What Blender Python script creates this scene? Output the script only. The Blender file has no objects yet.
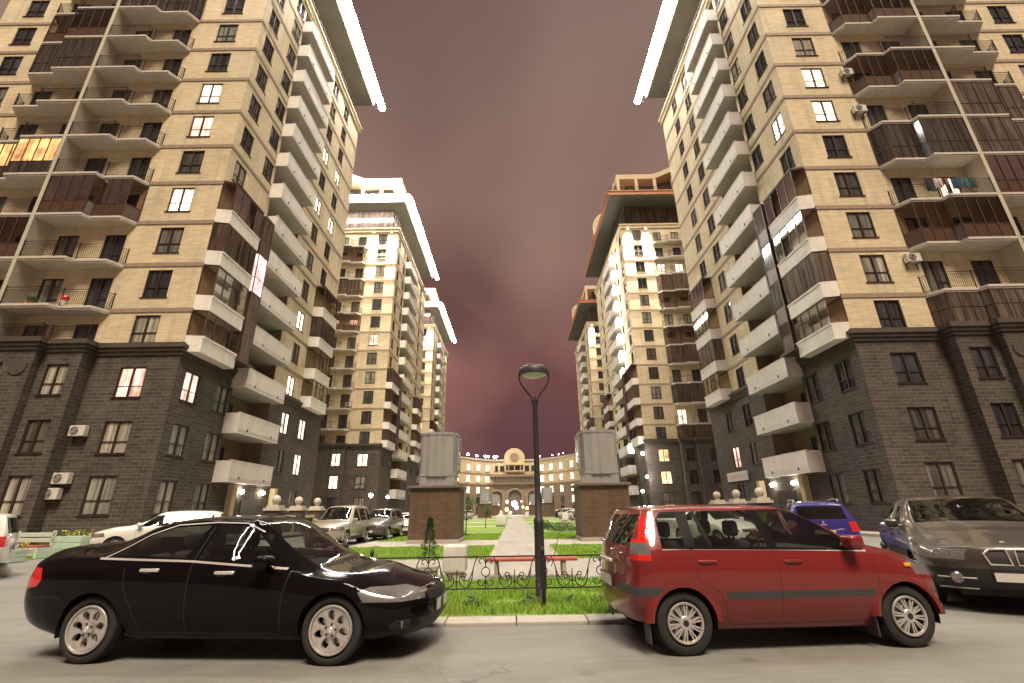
import bpy, bmesh, math, random
from mathutils import Vector, Matrix, Euler
random.seed(4)
sc = bpy.context.scene
COL = sc.collection
R = math.radians
PI = math.pi

# ------------------------------------------------------------------ helpers
class MB:
    """collects shapes; build() links them as one mesh object"""
    def __init__(s):
        s.v = []; s.f = []; s.m = []
    def add(s, vs, fs, mi=0):
        o = len(s.v)
        s.v.extend([tuple(v) for v in vs])
        for f in fs:
            s.f.append(tuple(i + o for i in f)); s.m.append(mi)
    def quad(s, a, b, c, d, mi=0):
        s.add([a, b, c, d], [(0, 1, 2, 3)], mi)
    def box(s, x0, x1, y0, y1, z0, z1, mi=0):
        if x0 > x1: x0, x1 = x1, x0
        if y0 > y1: y0, y1 = y1, y0
        s.add([(x0,y0,z0),(x1,y0,z0),(x1,y1,z0),(x0,y1,z0),(x0,y0,z1),(x1,y0,z1),(x1,y1,z1),(x0,y1,z1)],
              [(0,3,2,1),(4,5,6,7),(0,1,5,4),(1,2,6,5),(2,3,7,6),(3,0,4,7)], mi)
    def prism(s, poly, z0, z1, mi=0, caps=True):
        n = len(poly)
        fs = [(i, (i+1) % n, n+(i+1) % n, n+i) for i in range(n)]
        if caps: fs += [tuple(range(n))[::-1], tuple(range(n, 2*n))]
        s.add([(x,y,z0) for x,y in poly] + [(x,y,z1) for x,y in poly], fs, mi)
    def extr(s, poly, fn, a, b, mi=0):
        """poly of 2d points, fn(p,q,t)->3d, extruded t=a..b"""
        n = len(poly)
        fs = [(i, (i+1) % n, n+(i+1) % n, n+i) for i in range(n)] + [tuple(range(n))[::-1], tuple(range(n, 2*n))]
        s.add([fn(p,q,a) for p,q in poly] + [fn(p,q,b) for p,q in poly], fs, mi)
    def tube(s, pts, r, n=6, mi=0, closed=False):
        pts = [Vector(p) for p in pts]; m = len(pts); vs = []; fs = []
        rr = r if isinstance(r, (list, tuple)) else [r]*m
        up = None
        for i, p in enumerate(pts):
            if closed: t = pts[(i+1) % m] - pts[i-1]
            else: t = pts[min(i+1, m-1)] - pts[max(i-1, 0)]
            t.normalize()
            if up is None:
                up = Vector((0,0,1)) if abs(t.z) < .9 else Vector((1,0,0))
            a = t.cross(up)
            if a.length < 1e-4: a = t.cross(Vector((1,.3,0)))
            a.normalize(); b = a.cross(t); up = b
            for k in range(n):
                an = 2*PI*k/n
                vs.append(p + a*math.cos(an)*rr[i] + b*math.sin(an)*rr[i])
        for i in range(m if closed else m-1):
            j = (i+1) % m
            for k in range(n):
                k2 = (k+1) % n
                fs.append((i*n+k, i*n+k2, j*n+k2, j*n+k))
        if not closed:
            fs.append(tuple(range(n))[::-1]); fs.append(tuple((m-1)*n+k for k in range(n)))
        s.add(vs, fs, mi)
    def lathe(s, prof, n=24, c=(0,0,0), axis='z', mi=0, cap=True):
        vs = []; fs = []; m = len(prof)
        for r, z in prof:
            for k in range(n):
                a = 2*PI*k/n
                x, y = r*math.cos(a), r*math.sin(a)
                if axis == 'z': vs.append((c[0]+x, c[1]+y, c[2]+z))
                elif axis == 'y': vs.append((c[0]+x, c[1]+z, c[2]+y))
                else: vs.append((c[0]+z, c[1]+x, c[2]+y))
        for i in range(m-1):
            for k in range(n):
                k2 = (k+1) % n
                fs.append((i*n+k, i*n+k2, (i+1)*n+k2, (i+1)*n+k))
        if cap:
            if prof[0][0] > 1e-4: fs.append(tuple(range(n))[::-1])
            if prof[-1][0] > 1e-4: fs.append(tuple((m-1)*n+k for k in range(n)))
        s.add(vs, fs, mi)
    def ball(s, c, r, nu=12, nv=8, mi=0, sc3=(1,1,1)):
        vs = []; fs = []
        for i in range(nv+1):
            t = PI*i/nv
            for k in range(nu):
                a = 2*PI*k/nu
                vs.append((c[0]+r*sc3[0]*math.sin(t)*math.cos(a), c[1]+r*sc3[1]*math.sin(t)*math.sin(a), c[2]+r*sc3[2]*math.cos(t)))
        for i in range(nv):
            for k in range(nu):
                k2 = (k+1) % nu
                fs.append((i*nu+k, (i+1)*nu+k, (i+1)*nu+k2, i*nu+k2))
        s.add(vs, fs, mi)
    def rbox(s, x0, x1, y0, y1, z0, z1, r=.03, mi=0):
        """box with bevelled edges"""
        b = bmesh.new()
        bmesh.ops.create_cube(b, size=1)
        for v in b.verts:
            v.co = Vector(((x0+x1)/2 + v.co.x*(x1-x0), (y0+y1)/2 + v.co.y*(y1-y0), (z0+z1)/2 + v.co.z*(z1-z0)))
        bmesh.ops.bevel(b, geom=b.edges[:], offset=r, segments=3, affect='EDGES', profile=.5)
        b.verts.index_update()
        s.add([v.co[:] for v in b.verts], [tuple(v.index for v in f.verts) for f in b.faces], mi)
        b.free()
    def map(s, fn, start=0):
        s.v[start:] = [tuple(fn(Vector(v))) for v in s.v[start:]]
    def build(s, name, mats, parent=None, smooth=None, loc=None, rot=None, recalc=True, weld=False):
        me = bpy.data.meshes.new(name)
        me.from_pydata(s.v, [], s.f)
        if not isinstance(mats, (list, tuple)): mats = [mats]
        for m in mats: me.materials.append(m)
        me.polygons.foreach_set('material_index', s.m)
        if recalc or weld:
            b = bmesh.new(); b.from_mesh(me)
            if weld: bmesh.ops.remove_doubles(b, verts=b.verts, dist=1e-4)
            bmesh.ops.recalc_face_normals(b, faces=b.faces); b.to_mesh(me); b.free()
        uv = me.uv_layers.new(name='UVMap').data
        for p in me.polygons:
            n = p.normal
            for li in p.loop_indices:
                c = me.vertices[me.loops[li].vertex_index].co
                if abs(n.z) > .7: uv[li].uv = (c.x, c.y)
                elif abs(n.x) > abs(n.y): uv[li].uv = (c.y, c.z)
                else: uv[li].uv = (c.x, c.z)
        if smooth:
            me.polygons.foreach_set('use_smooth', [True]*len(me.polygons))
            me.set_sharp_from_angle(angle=R(smooth))
        return link(name, me, parent, loc, rot)

def link(name, me, parent=None, loc=None, rot=None):
    o = bpy.data.objects.new(name, me)
    COL.objects.link(o)
    if parent: o.parent = parent
    if loc: o.location = loc
    if rot is not None: o.rotation_euler = (0, 0, rot) if not isinstance(rot, tuple) else rot
    return o
def tag(o, label=None, cat=None, group=None, kind=None):
    if label: o['label'] = label
    if cat: o['category'] = cat
    if group: o['group'] = group
    if kind: o['kind'] = kind
    return o
def thing(name, label, cat, loc=(0,0,0), rz=0, group=None):
    o = bpy.data.objects.new(name, None); COL.objects.link(o)
    o.location = loc; o.rotation_euler = (0,0,rz); o.empty_display_size = .3
    return tag(o, label, cat, group)
def copy_tree(o, parent=None):
    kids = KIDS(o)
    c = o.copy(); COL.objects.link(c)
    if parent: c.parent = parent
    for k in kids: copy_tree(k, c)
    return c
def KIDS(o): return list(o.children)
def struct(o): o['kind'] = 'structure'; return o

# ------------------------------------------------------------------ materials
def nn(nt, t, **k):
    n = nt.nodes.new(t)
    for a, b in k.items(): setattr(n, a, b)
    return n
def newmat(name):
    m = bpy.data.materials.new(name); m.use_nodes = True
    nt = m.node_tree
    return m, nt, nt.nodes['Principled BSDF']
def C4(c): return (c[0], c[1], c[2], 1)
def mat(name, col, rough=.6, metal=0, noise=None, bump=None, coat=0, spec=.5, col2=None, streak=None, vary=None):
    m, nt, p = newmat(name)
    p.inputs['Roughness'].default_value = rough
    p.inputs['Metallic'].default_value = metal
    p.inputs['Specular IOR Level'].default_value = spec
    p.inputs['Coat Weight'].default_value = coat
    p.inputs['Coat Roughness'].default_value = .03
    p.inputs['Base Color'].default_value = C4(col)
    tc = None
    if noise or bump or streak:
        tc = nn(nt, 'ShaderNodeTexCoord')
    out = None
    if noise:
        t = nn(nt, 'ShaderNodeTexNoise'); t.inputs['Scale'].default_value = noise[0]; t.inputs['Detail'].default_value = 6
        t.inputs['Roughness'].default_value = .65
        nt.links.new(tc.outputs['Object'], t.inputs['Vector'])
        r = nn(nt, 'ShaderNodeMapRange')
        r.inputs[1].default_value = .3; r.inputs[2].default_value = .7
        nt.links.new(t.outputs['Fac'], r.inputs[0])
        mx = nn(nt, 'ShaderNodeMix', data_type='RGBA')
        c2 = col2 or tuple(c*(1-noise[1]) for c in col)
        mx.inputs[6].default_value = C4(c2); mx.inputs[7].default_value = C4(col)
        nt.links.new(r.outputs[0], mx.inputs[0]); out = mx.outputs[2]
    if streak:  # vertical dirt runs
        mp = nn(nt, 'ShaderNodeMapping'); mp.inputs['Scale'].default_value = (streak[0], streak[0], streak[0]*.12)
        nt.links.new(tc.outputs['Object'], mp.inputs['Vector'])
        t = nn(nt, 'ShaderNodeTexNoise'); t.inputs['Scale'].default_value = 1; t.inputs['Detail'].default_value = 5
        nt.links.new(mp.outputs[0], t.inputs['Vector'])
        r = nn(nt, 'ShaderNodeMapRange'); r.inputs[1].default_value = .45; r.inputs[2].default_value = .75
        r.inputs[3].default_value = 0; r.inputs[4].default_value = streak[1]
        nt.links.new(t.outputs['Fac'], r.inputs[0])
        mx = nn(nt, 'ShaderNodeMix', data_type='RGBA')
        if out: nt.links.new(out, mx.inputs[6])
        else: mx.inputs[6].default_value = C4(col)
        mx.inputs[7].default_value = C4(tuple(c*.4 for c in col))
        nt.links.new(r.outputs[0], mx.inputs[0]); out = mx.outputs[2]
    if vary:
        oi = nn(nt, 'ShaderNodeObjectInfo')
        hs = nn(nt, 'ShaderNodeHueSaturation')
        r = nn(nt, 'ShaderNodeMapRange'); r.inputs[3].default_value = 1-vary; r.inputs[4].default_value = 1+vary
        nt.links.new(oi.outputs['Random'], r.inputs[0]); nt.links.new(r.outputs[0], hs.inputs['Value'])
        if out: nt.links.new(out, hs.inputs['Color'])
        else: hs.inputs['Color'].default_value = C4(col)
        out = hs.outputs[0]
    if out: nt.links.new(out, p.inputs['Base Color'])
    if bump:
        t = nn(nt, 'ShaderNodeTexNoise'); t.inputs['Scale'].default_value = bump[0]; t.inputs['Detail'].default_value = 5
        nt.links.new(tc.outputs['Object'], t.inputs['Vector'])
        b = nn(nt, 'ShaderNodeBump'); b.inputs['Strength'].default_value = bump[1]; b.inputs['Distance'].default_value = bump[2] if len(bump) > 2 else .02
        nt.links.new(t.outputs['Fac'], b.inputs['Height']); nt.links.new(b.outputs[0], p.inputs['Normal'])
    return m
def brick(name, c1, c2, mortar, bw, bh, ms, rough=.8, patch=.25, bump=.4, blotch=.35):
    m, nt, p = newmat(name)
    uv = nn(nt, 'ShaderNodeUVMap')
    t = nn(nt, 'ShaderNodeTexBrick')
    t.inputs['Color1'].default_value = C4(c1); t.inputs['Color2'].default_value = C4(c2); t.inputs['Mortar'].default_value = C4(mortar)
    t.inputs['Scale'].default_value = 1; t.inputs['Brick Width'].default_value = bw; t.inputs['Row Height'].default_value = bh
    t.inputs['Mortar Size'].default_value = ms; t.inputs['Mortar Smooth'].default_value = .3; t.inputs['Bias'].default_value = 0
    nt.links.new(uv.outputs[0], t.inputs['Vector'])
    # streaky light and dark runs of brick
    mp = nn(nt, 'ShaderNodeMapping'); mp.inputs['Scale'].default_value = (1.1, 7, 1)
    nt.links.new(uv.outputs[0], mp.inputs['Vector'])
    n1 = nn(nt, 'ShaderNodeTexNoise'); n1.inputs['Scale'].default_value = 1.0; n1.inputs['Detail'].default_value = 4
    nt.links.new(mp.outputs[0], n1.inputs['Vector'])
    n2 = nn(nt, 'ShaderNodeTexNoise'); n2.inputs['Scale'].default_value = blotch; n2.inputs['Detail'].default_value = 6
    nt.links.new(uv.outputs[0], n2.inputs['Vector'])
    ad = nn(nt, 'ShaderNodeMath', operation='ADD'); nt.links.new(n1.outputs['Fac'], ad.inputs[0]); nt.links.new(n2.outputs['Fac'], ad.inputs[1])
    r = nn(nt, 'ShaderNodeMapRange'); r.inputs[1].default_value = .6; r.inputs[2].default_value = 1.4
    r.inputs[3].default_value = 1-patch; r.inputs[4].default_value = 1+patch
    nt.links.new(ad.outputs[0], r.inputs[0])
    hs = nn(nt, 'ShaderNodeHueSaturation'); nt.links.new(t.outputs['Color'], hs.inputs['Color']); nt.links.new(r.outputs[0], hs.inputs['Value'])
    # rain streaks down the wall
    m3 = nn(nt, 'ShaderNodeMapping'); m3.inputs['Scale'].default_value = (2.6, .16, 1); nt.links.new(uv.outputs[0], m3.inputs['Vector'])
    n3 = nn(nt, 'ShaderNodeTexNoise'); n3.inputs['Scale'].default_value = 1; n3.inputs['Detail'].default_value = 6; nt.links.new(m3.outputs[0], n3.inputs['Vector'])
    r3 = nn(nt, 'ShaderNodeMapRange'); r3.inputs[1].default_value = .5; r3.inputs[2].default_value = .74; r3.inputs[3].default_value = 0; r3.inputs[4].default_value = .42; nt.links.new(n3.outputs['Fac'], r3.inputs[0])
    mx = nn(nt, 'ShaderNodeMix', data_type='RGBA'); nt.links.new(r3.outputs[0], mx.inputs[0]); nt.links.new(hs.outputs[0], mx.inputs[6]); mx.inputs[7].default_value = C4(tuple(c*.5 for c in c2))
    nt.links.new(mx.outputs[2], p.inputs['Base Color'])
    p.inputs['Roughness'].default_value = rough
    b = nn(nt, 'ShaderNodeBump'); b.inputs['Strength'].default_value = bump; b.inputs['Distance'].default_value = .012; b.invert = True
    nt.links.new(t.outputs['Fac'], b.inputs['Height']); nt.links.new(b.outputs[0], p.inputs['Normal'])
    return m
def emit(name, col, s, var=None):
    m, nt, p = newmat(name)
    p.inputs['Base Color'].default_value = C4((.2,.2,.2))
    p.inputs['Emission Color'].default_value = C4(col)
    p.inputs['Emission Strength'].default_value = s
    return m
def lit_window(name, col, s):
    """a lit room behind curtains: folds, a darker lower half, furniture blotches"""
    m, nt, p = newmat(name)
    tc = nn(nt, 'ShaderNodeTexCoord'); oi = nn(nt, 'ShaderNodeObjectInfo')
    ad = nn(nt, 'ShaderNodeVectorMath', operation='ADD')
    nt.links.new(tc.outputs['Object'], ad.inputs[0])
    sc_ = nn(nt, 'ShaderNodeVectorMath', operation='SCALE'); sc_.inputs[3].default_value = 40
    cb = nn(nt, 'ShaderNodeCombineXYZ')
    for i in range(3): nt.links.new(oi.outputs['Random'], cb.inputs[i])
    nt.links.new(cb.outputs[0], sc_.inputs[0]); nt.links.new(sc_.outputs[0], ad.inputs[1])
    mp = nn(nt, 'ShaderNodeMapping'); mp.inputs['Scale'].default_value = (7, 7, .5)
    nt.links.new(ad.outputs[0], mp.inputs['Vector'])
    n1 = nn(nt, 'ShaderNodeTexNoise'); n1.inputs['Scale'].default_value = 1; n1.inputs['Detail'].default_value = 3
    nt.links.new(mp.outputs[0], n1.inputs['Vector'])
    n2 = nn(nt, 'ShaderNodeTexNoise'); n2.inputs['Scale'].default_value = 1.3; n2.inputs['Detail'].default_value = 2
    nt.links.new(ad.outputs[0], n2.inputs['Vector'])
    mu = nn(nt, 'ShaderNodeMath', operation='MULTIPLY'); nt.links.new(n1.outputs['Fac'], mu.inputs[0]); nt.links.new(n2.outputs['Fac'], mu.inputs[1])
    r = nn(nt, 'ShaderNodeMapRange'); r.inputs[1].default_value = .12; r.inputs[2].default_value = .4; r.inputs[3].default_value = s*.2; r.inputs[4].default_value = s*1.5
    nt.links.new(mu.outputs[0], r.inputs[0])
    nt.links.new(r.outputs[0], p.inputs['Emission Strength'])
    p.inputs['Emission Color'].default_value = C4(col)
    p.inputs['Base Color'].default_value = C4(tuple(c*.3 for c in col)); p.inputs['Roughness'].default_value = .15
    return m
def dark_window(name, cols, rough=.05):
    """unlit glass with curtains behind it; the tone differs from window to window"""
    m, nt, p = newmat(name)
    tc = nn(nt, 'ShaderNodeTexCoord'); oi = nn(nt, 'ShaderNodeObjectInfo')
    rp = nn(nt, 'ShaderNodeValToRGB'); rp.color_ramp.interpolation = 'CONSTANT'
    e = rp.color_ramp.elements
    e[0].color = C4(cols[0]); e[0].position = 0; e[1].color = C4(cols[1]); e[1].position = 1/len(cols)
    for i, c in enumerate(cols[2:]):
        x = e.new((i+2)/len(cols)); x.color = C4(c)
    nt.links.new(oi.outputs['Random'], rp.inputs[0])
    ad = nn(nt, 'ShaderNodeVectorMath', operation='ADD'); nt.links.new(tc.outputs['Object'], ad.inputs[0])
    cb = nn(nt, 'ShaderNodeCombineXYZ')
    mu = nn(nt, 'ShaderNodeMath', operation='MULTIPLY'); mu.inputs[1].default_value = 50; nt.links.new(oi.outputs['Random'], mu.inputs[0])
    for i in range(3): nt.links.new(mu.outputs[0], cb.inputs[i])
    nt.links.new(cb.outputs[0], ad.inputs[1])
    mp = nn(nt, 'ShaderNodeMapping'); mp.inputs['Scale'].default_value = (5, 5, .35); nt.links.new(ad.outputs[0], mp.inputs['Vector'])
    n1 = nn(nt, 'ShaderNodeTexNoise'); n1.inputs['Scale'].default_value = 1; n1.inputs['Detail'].default_value = 3; nt.links.new(mp.outputs[0], n1.inputs['Vector'])
    r = nn(nt, 'ShaderNodeMapRange'); r.inputs[1].default_value = .35; r.inputs[2].default_value = .65; r.inputs[3].default_value = .45; r.inputs[4].default_value = 1.5
    nt.links.new(n1.outputs['Fac'], r.inputs[0])
    hs = nn(nt, 'ShaderNodeHueSaturation'); nt.links.new(rp.outputs[0], hs.inputs['Color']); nt.links.new(r.outputs[0], hs.inputs['Value'])
    nt.links.new(hs.outputs[0], p.inputs['Base Color'])
    p.inputs['Roughness'].default_value = rough
    n3 = nn(nt, 'ShaderNodeTexNoise'); n3.inputs['Scale'].default_value = .8; nt.links.new(ad.outputs[0], n3.inputs['Vector'])
    b = nn(nt, 'ShaderNodeBump'); b.inputs['Strength'].default_value = .15; b.inputs['Distance'].default_value = .02
    nt.links.new(n3.outputs['Fac'], b.inputs['Height']); nt.links.new(b.outputs[0], p.inputs['Normal'])
    return m
def glass(name, tint, refl=.12, gmax=.85):
    m = bpy.data.materials.new(name); m.use_nodes = True; nt = m.node_tree
    nt.nodes.remove(nt.nodes['Principled BSDF'])
    tr = nn(nt, 'ShaderNodeBsdfTransparent'); tr.inputs[0].default_value = C4(tint)
    gl = nn(nt, 'ShaderNodeBsdfGlossy'); gl.inputs['Roughness'].default_value = .02; gl.inputs[0].default_value = (.9,.95,.92,1)
    lw = nn(nt, 'ShaderNodeLayerWeight'); lw.inputs[0].default_value = .25
    mr = nn(nt, 'ShaderNodeMapRange'); mr.inputs[3].default_value = refl*.5; mr.inputs[4].default_value = gmax
    nt.links.new(lw.outputs['Fresnel'], mr.inputs[0])
    mx = nn(nt, 'ShaderNodeMixShader'); nt.links.new(mr.outputs[0], mx.inputs[0])
    nt.links.new(tr.outputs[0], mx.inputs[1]); nt.links.new(gl.outputs[0], mx.inputs[2])
    nt.links.new(mx.outputs[0], nt.nodes['Material Output'].inputs[0])
    return m
def paint(name, col, rough=.25, metal=0, flake=0, dust=.15, coat=.8, spec=.5):
    """car paint with clear coat, a dusty lower body, dark trim on the inner face"""
    m, nt, p = newmat(name)
    geo = nn(nt, 'ShaderNodeNewGeometry')
    tc = nn(nt, 'ShaderNodeTexCoord')
    n1 = nn(nt, 'ShaderNodeTexNoise'); n1.inputs['Scale'].default_value = 6; n1.inputs['Detail'].default_value = 8; n1.inputs['Roughness'].default_value = .7
    nt.links.new(tc.outputs['Object'], n1.inputs['Vector'])
    sx = nn(nt, 'ShaderNodeSeparateXYZ'); nt.links.new(tc.outputs['Object'], sx.inputs[0])
    hz = nn(nt, 'ShaderNodeMapRange'); hz.inputs[1].default_value = .15; hz.inputs[2].default_value = .75; hz.inputs[3].default_value = 1; hz.inputs[4].default_value = .15
    nt.links.new(sx.outputs['Z'], hz.inputs[0])
    r = nn(nt, 'ShaderNodeMapRange'); r.inputs[1].default_value = .35; r.inputs[2].default_value = .75; r.inputs[3].default_value = 0; r.inputs[4].default_value = dust
    nt.links.new(n1.outputs['Fac'], r.inputs[0])
    mu = nn(nt, 'ShaderNodeMath', operation='MULTIPLY'); nt.links.new(r.outputs[0], mu.inputs[0]); nt.links.new(hz.outputs[0], mu.inputs[1])
    mx = nn(nt, 'ShaderNodeMix', data_type='RGBA'); mx.inputs[6].default_value = C4(col); mx.inputs[7].default_value = (.17,.15,.12,1)
    nt.links.new(mu.outputs[0], mx.inputs[0])
    m2 = nn(nt, 'ShaderNodeMix', data_type='RGBA'); nt.links.new(geo.outputs['Backfacing'], m2.inputs[0])
    nt.links.new(mx.outputs[2], m2.inputs[6]); m2.inputs[7].default_value = (.02,.02,.02,1)
    nt.links.new(m2.outputs[2], p.inputs['Base Color'])
    ra = nn(nt, 'ShaderNodeMath', operation='MULTIPLY_ADD'); ra.inputs[1].default_value = .9; ra.inputs[2].default_value = rough
    nt.links.new(mu.outputs[0], ra.inputs[0]); nt.links.new(ra.outputs[0], p.inputs['Roughness'])
    inv = nn(nt, 'ShaderNodeMath', operation='SUBTRACT'); inv.inputs[0].default_value = coat; inv.use_clamp = True; p.inputs['Specular IOR Level'].default_value = spec; nt.links.new(geo.outputs['Backfacing'], inv.inputs[1])
    nt.links.new(inv.outputs[0], p.inputs['Coat Weight']); p.inputs['Coat Roughness'].default_value = .03
    mm = nn(nt, 'ShaderNodeMath', operation='MULTIPLY'); mm.inputs[0].default_value = metal
    iv = nn(nt, 'ShaderNodeMath', operation='SUBTRACT'); iv.inputs[0].default_value = 1; nt.links.new(geo.outputs['Backfacing'], iv.inputs[1])
    nt.links.new(iv.outputs[0], mm.inputs[1]); nt.links.new(mm.outputs[0], p.inputs['Metallic'])
    return m

M = {}
M['cream'] = brick('cream brick', (.63,.535,.355), (.55,.455,.30), (.50,.43,.31), .5, .14, .014, patch=.22, bump=.2)
M['dark'] = brick('dark stone brick', (.078,.064,.053), (.044,.036,.031), (.15,.128,.108), .52, .2, .013, patch=.4, bump=.5)
M['band'] = mat('brown band', (.33,.25,.18), .7, noise=(3, .35))
M['cornice'] = mat('dark cornice', (.085,.068,.056), .75, noise=(2, .4), streak=(1.2,.5))
M['white'] = mat('white balcony panel', (.76,.73,.68), .55, noise=(1.2, .16), streak=(2.2,.22), vary=.06)
M['slab'] = mat('balcony slab', (.62,.57,.51), .8, noise=(1.5,.3), streak=(1.5,.3))
M['fin'] = mat('pale fin wall', (.55,.51,.41), .75, noise=(.8,.25), streak=(1.5,.3))
M['iron'] = mat('black iron', (.018,.016,.015), .45, noise=(20,.4))
M['frame'] = mat('brown window frame', (.035,.022,.016), .4)
M['bronze'] = mat('bronze glazing frame', (.09,.05,.032), .35, noise=(2,.3))
M['glassA'] = dark_window('unlit window glass', [(.04,.042,.045),(.07,.07,.068),(.03,.03,.034),(.13,.125,.11),(.04,.046,.055),(.08,.07,.06)])
M['glassC'] = dark_window('curtained window glass', [(.24,.25,.21),(.33,.31,.26),(.16,.19,.16),(.20,.19,.18),(.28,.28,.22)], .12)
M['lit'] = lit_window('lit window white', (1,.84,.60), 1.7)
M['litw'] = lit_window('lit window warm', (1,.62,.30), 1.3)
M['litp'] = lit_window('lit window pink', (1,.60,.46), 1.0)
M['loggia'] = dark_window('tinted loggia glass', [(.065,.045,.034),(.085,.06,.045),(.05,.042,.038),(.10,.08,.066)], .08)
M['loggialit'] = lit_window('lit loggia glass', (1,.52,.2), .8)
M['pinkpanel'] = lit_window('lit pink stair glass', (1,.62,.60), 1.1)
M['led'] = emit('white led strip', (1,.95,.86), 54)
M['lamp'] = emit('lamp glow warm', (1,.87,.68), 120)
M['lampw'] = emit('lamp glow white', (1,.93,.84), 160)
M['fascia'] = mat('dark roof fascia', (.11,.085,.065), .6, noise=(1,.3))
M['orange'] = mat('orange timber fascia', (.50,.20,.085), .5, noise=(1,.25))
M['soffit'] = mat('grey soffit', (.15,.145,.14), .8, noise=(.5,.2))
M['ac'] = mat('white air conditioner', (.62,.60,.55), .5, noise=(4,.15), streak=(6,.3))
M['acd'] = mat('dark fan grille', (.06,.055,.05), .6)
M['galv'] = mat('galvanised steel', (.45,.46,.455), .26, metal=.4, noise=(1.2,.12), streak=(3,.18))
M['pbrick'] = brick('brown plinth brick', (.115,.062,.034), (.08,.044,.026), (.14,.11,.085), .26, .085, .008, patch=.3, bump=.4)
M['conc'] = mat('concrete', (.42,.39,.34), .85, noise=(2,.3), bump=(30,.25,.004), streak=(2,.2))
M['stone'] = mat('pale cast stone', (.55,.51,.44), .8, noise=(5,.2))
M['creamp'] = mat('cream plaster', (.60,.50,.32), .75, noise=(.7,.15))
M['archstone'] = mat('brown arch stone', (.26,.20,.15), .8, noise=(.8,.3))
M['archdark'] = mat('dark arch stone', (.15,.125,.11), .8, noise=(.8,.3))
M['tyre'] = mat('tyre rubber', (.022,.021,.020), .85, noise=(8,.3))
M['alloy'] = mat('silver alloy', (.62,.60,.57), .33, metal=.55, noise=(9,.25))
M['black'] = mat('black plastic', (.016,.016,.016), .55, noise=(9,.3))
M['gloss'] = mat('gloss black trim', (.006,.006,.007), .25, spec=.2)
M['greyp'] = mat('grey plastic', (.055,.055,.058), .6, noise=(9,.25))
M['chrome'] = mat('chrome', (.74,.73,.71), .16, metal=.55)
M['seat'] = mat('dark seat cloth', (.03,.028,.027), .9)
M['plate'] = mat('number plate', (.62,.61,.57), .4, noise=(30,.1))
M['cglass'] = glass('clear car glass', (.66,.71,.67), .12)
M['tglass'] = glass('tinted car glass', (.10,.105,.10), .14)
M['redlens'] = mat('red lamp lens', (.55,.02,.015), .12, coat=.8)
M['clearlens'] = mat('clear lamp lens', (.30,.30,.30), .14, metal=.5, coat=1, noise=(4,.5))
M['amber'] = mat('amber lens', (.75,.33,.02), .2, coat=.5)
M['pwhite'] = paint('white car paint', (.66,.65,.61), .3)
M['pblack'] = paint('black car paint', (.004,.0035,.0045), .12, dust=.012, coat=.3, spec=.06)
M['pred'] = paint('red car paint', (.165,.014,.013), .3, dust=.16, spec=.3)
M['pgrey'] = paint('grey brown metallic paint', (.075,.068,.061), .33, metal=.6)
M['pblue'] = paint('blue car paint', (.028,.025,.19), .25)
M['psilver'] = paint('silver car paint', (.44,.41,.35), .3, metal=.5)
M['pdgrey'] = paint('dark grey car paint', (.10,.095,.095), .3, metal=.4)
M['pmaroon'] = paint('maroon car paint', (.14,.03,.03), .3)
M['lampgrey'] = mat('dark grey painted steel', (.035,.036,.038), .5, noise=(10,.3))
M['lens'] = mat('frosted lamp lens', (.5,.48,.42), .45)
M['redwood'] = mat('red stained timber', (.42,.10,.055), .55, noise=(6,.35))
M['mint'] = mat('mint painted timber', (.50,.64,.54), .6, noise=(4,.15))
M['leaf'] = mat('leaf green', (.07,.16,.03), .6, noise=(6,.5), vary=.15)
M['leafd'] = mat('conifer green', (.055,.13,.035), .6, noise=(6,.5))
M['bark'] = mat('bark', (.10,.07,.05), .9)
M['flower'] = mat('yellow flowers', (.75,.55,.06), .6)
M['signw'] = mat('white sign board', (.62,.57,.52), .5, noise=(3,.12))
SUN = 2.9; EXPO = 0.9
# ------------------------------------------------------------------ towers
M['bglass'] = glass('brown balcony glass', (.62,.54,.48), .05, .4)
FH = 3.07
def FZ(n): return .7 + FH*n
TOP = FZ(15)
CACHE = {}
def cached(key, fn):
    if key not in CACHE: CACHE[key] = fn()
    return CACHE[key]
def mesh_of(mb, name, mats, smooth=None):
    o = mb.build(name, mats, smooth=smooth); me = o.data
    bpy.data.objects.remove(o); return me

def win_frame(w, h):
    def f():
        b = MB(); t = .07
        b.box(-w/2, w/2, .05, .15, 0, t); b.box(-w/2, w/2, .05, .15, h-t, h)
        b.box(-w/2, -w/2+t, .052, .148, t, h-t); b.box(w/2-t, w/2, .052, .148, t, h-t)
        b.box(-.055, .055, .04, .15, t, h-t)
        zz = h*.36
        b.box(-w/2+t, -.055, .06, .145, zz, zz+.045); b.box(.055, w/2-t, .06, .145, zz, zz+.045)
        b.box(-w/2-.08, w/2+.08, -.06, .05, -.05, -.002)
        return mesh_of(b, 'window', [M['frame']])
    return cached(('wf', w, h), f)
def win_pane(w, h, mt, name='pane'):
    def f():
        b = MB(); b.quad((-w/2+.07,.11,.07), (w/2-.07,.11,.07), (w/2-.07,.11,h-.07), (-w/2+.07,.11,h-.07))
        return mesh_of(b, name, [M[mt]])
    return cached(('wp', w, h, mt), f)
def door_frame(w, h):
    def f():
        b = MB(); t = .08
        b.box(-w/2, w/2, .05, .15, h-t, h); b.box(-w/2, -w/2+t, .052, .148, 0, h-t); b.box(w/2-t, w/2, .052, .148, 0, h-t)
        b.box(-.06, .06, .04, .15, 0, h-t); b.box(-w/2+t, -.06, .06, .145, .02, .12); b.box(.06, w/2-t, .06, .145, .75, .85)
        return mesh_of(b, 'balcony_door', [M['frame']])
    return cached(('df', w, h), f)

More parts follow.
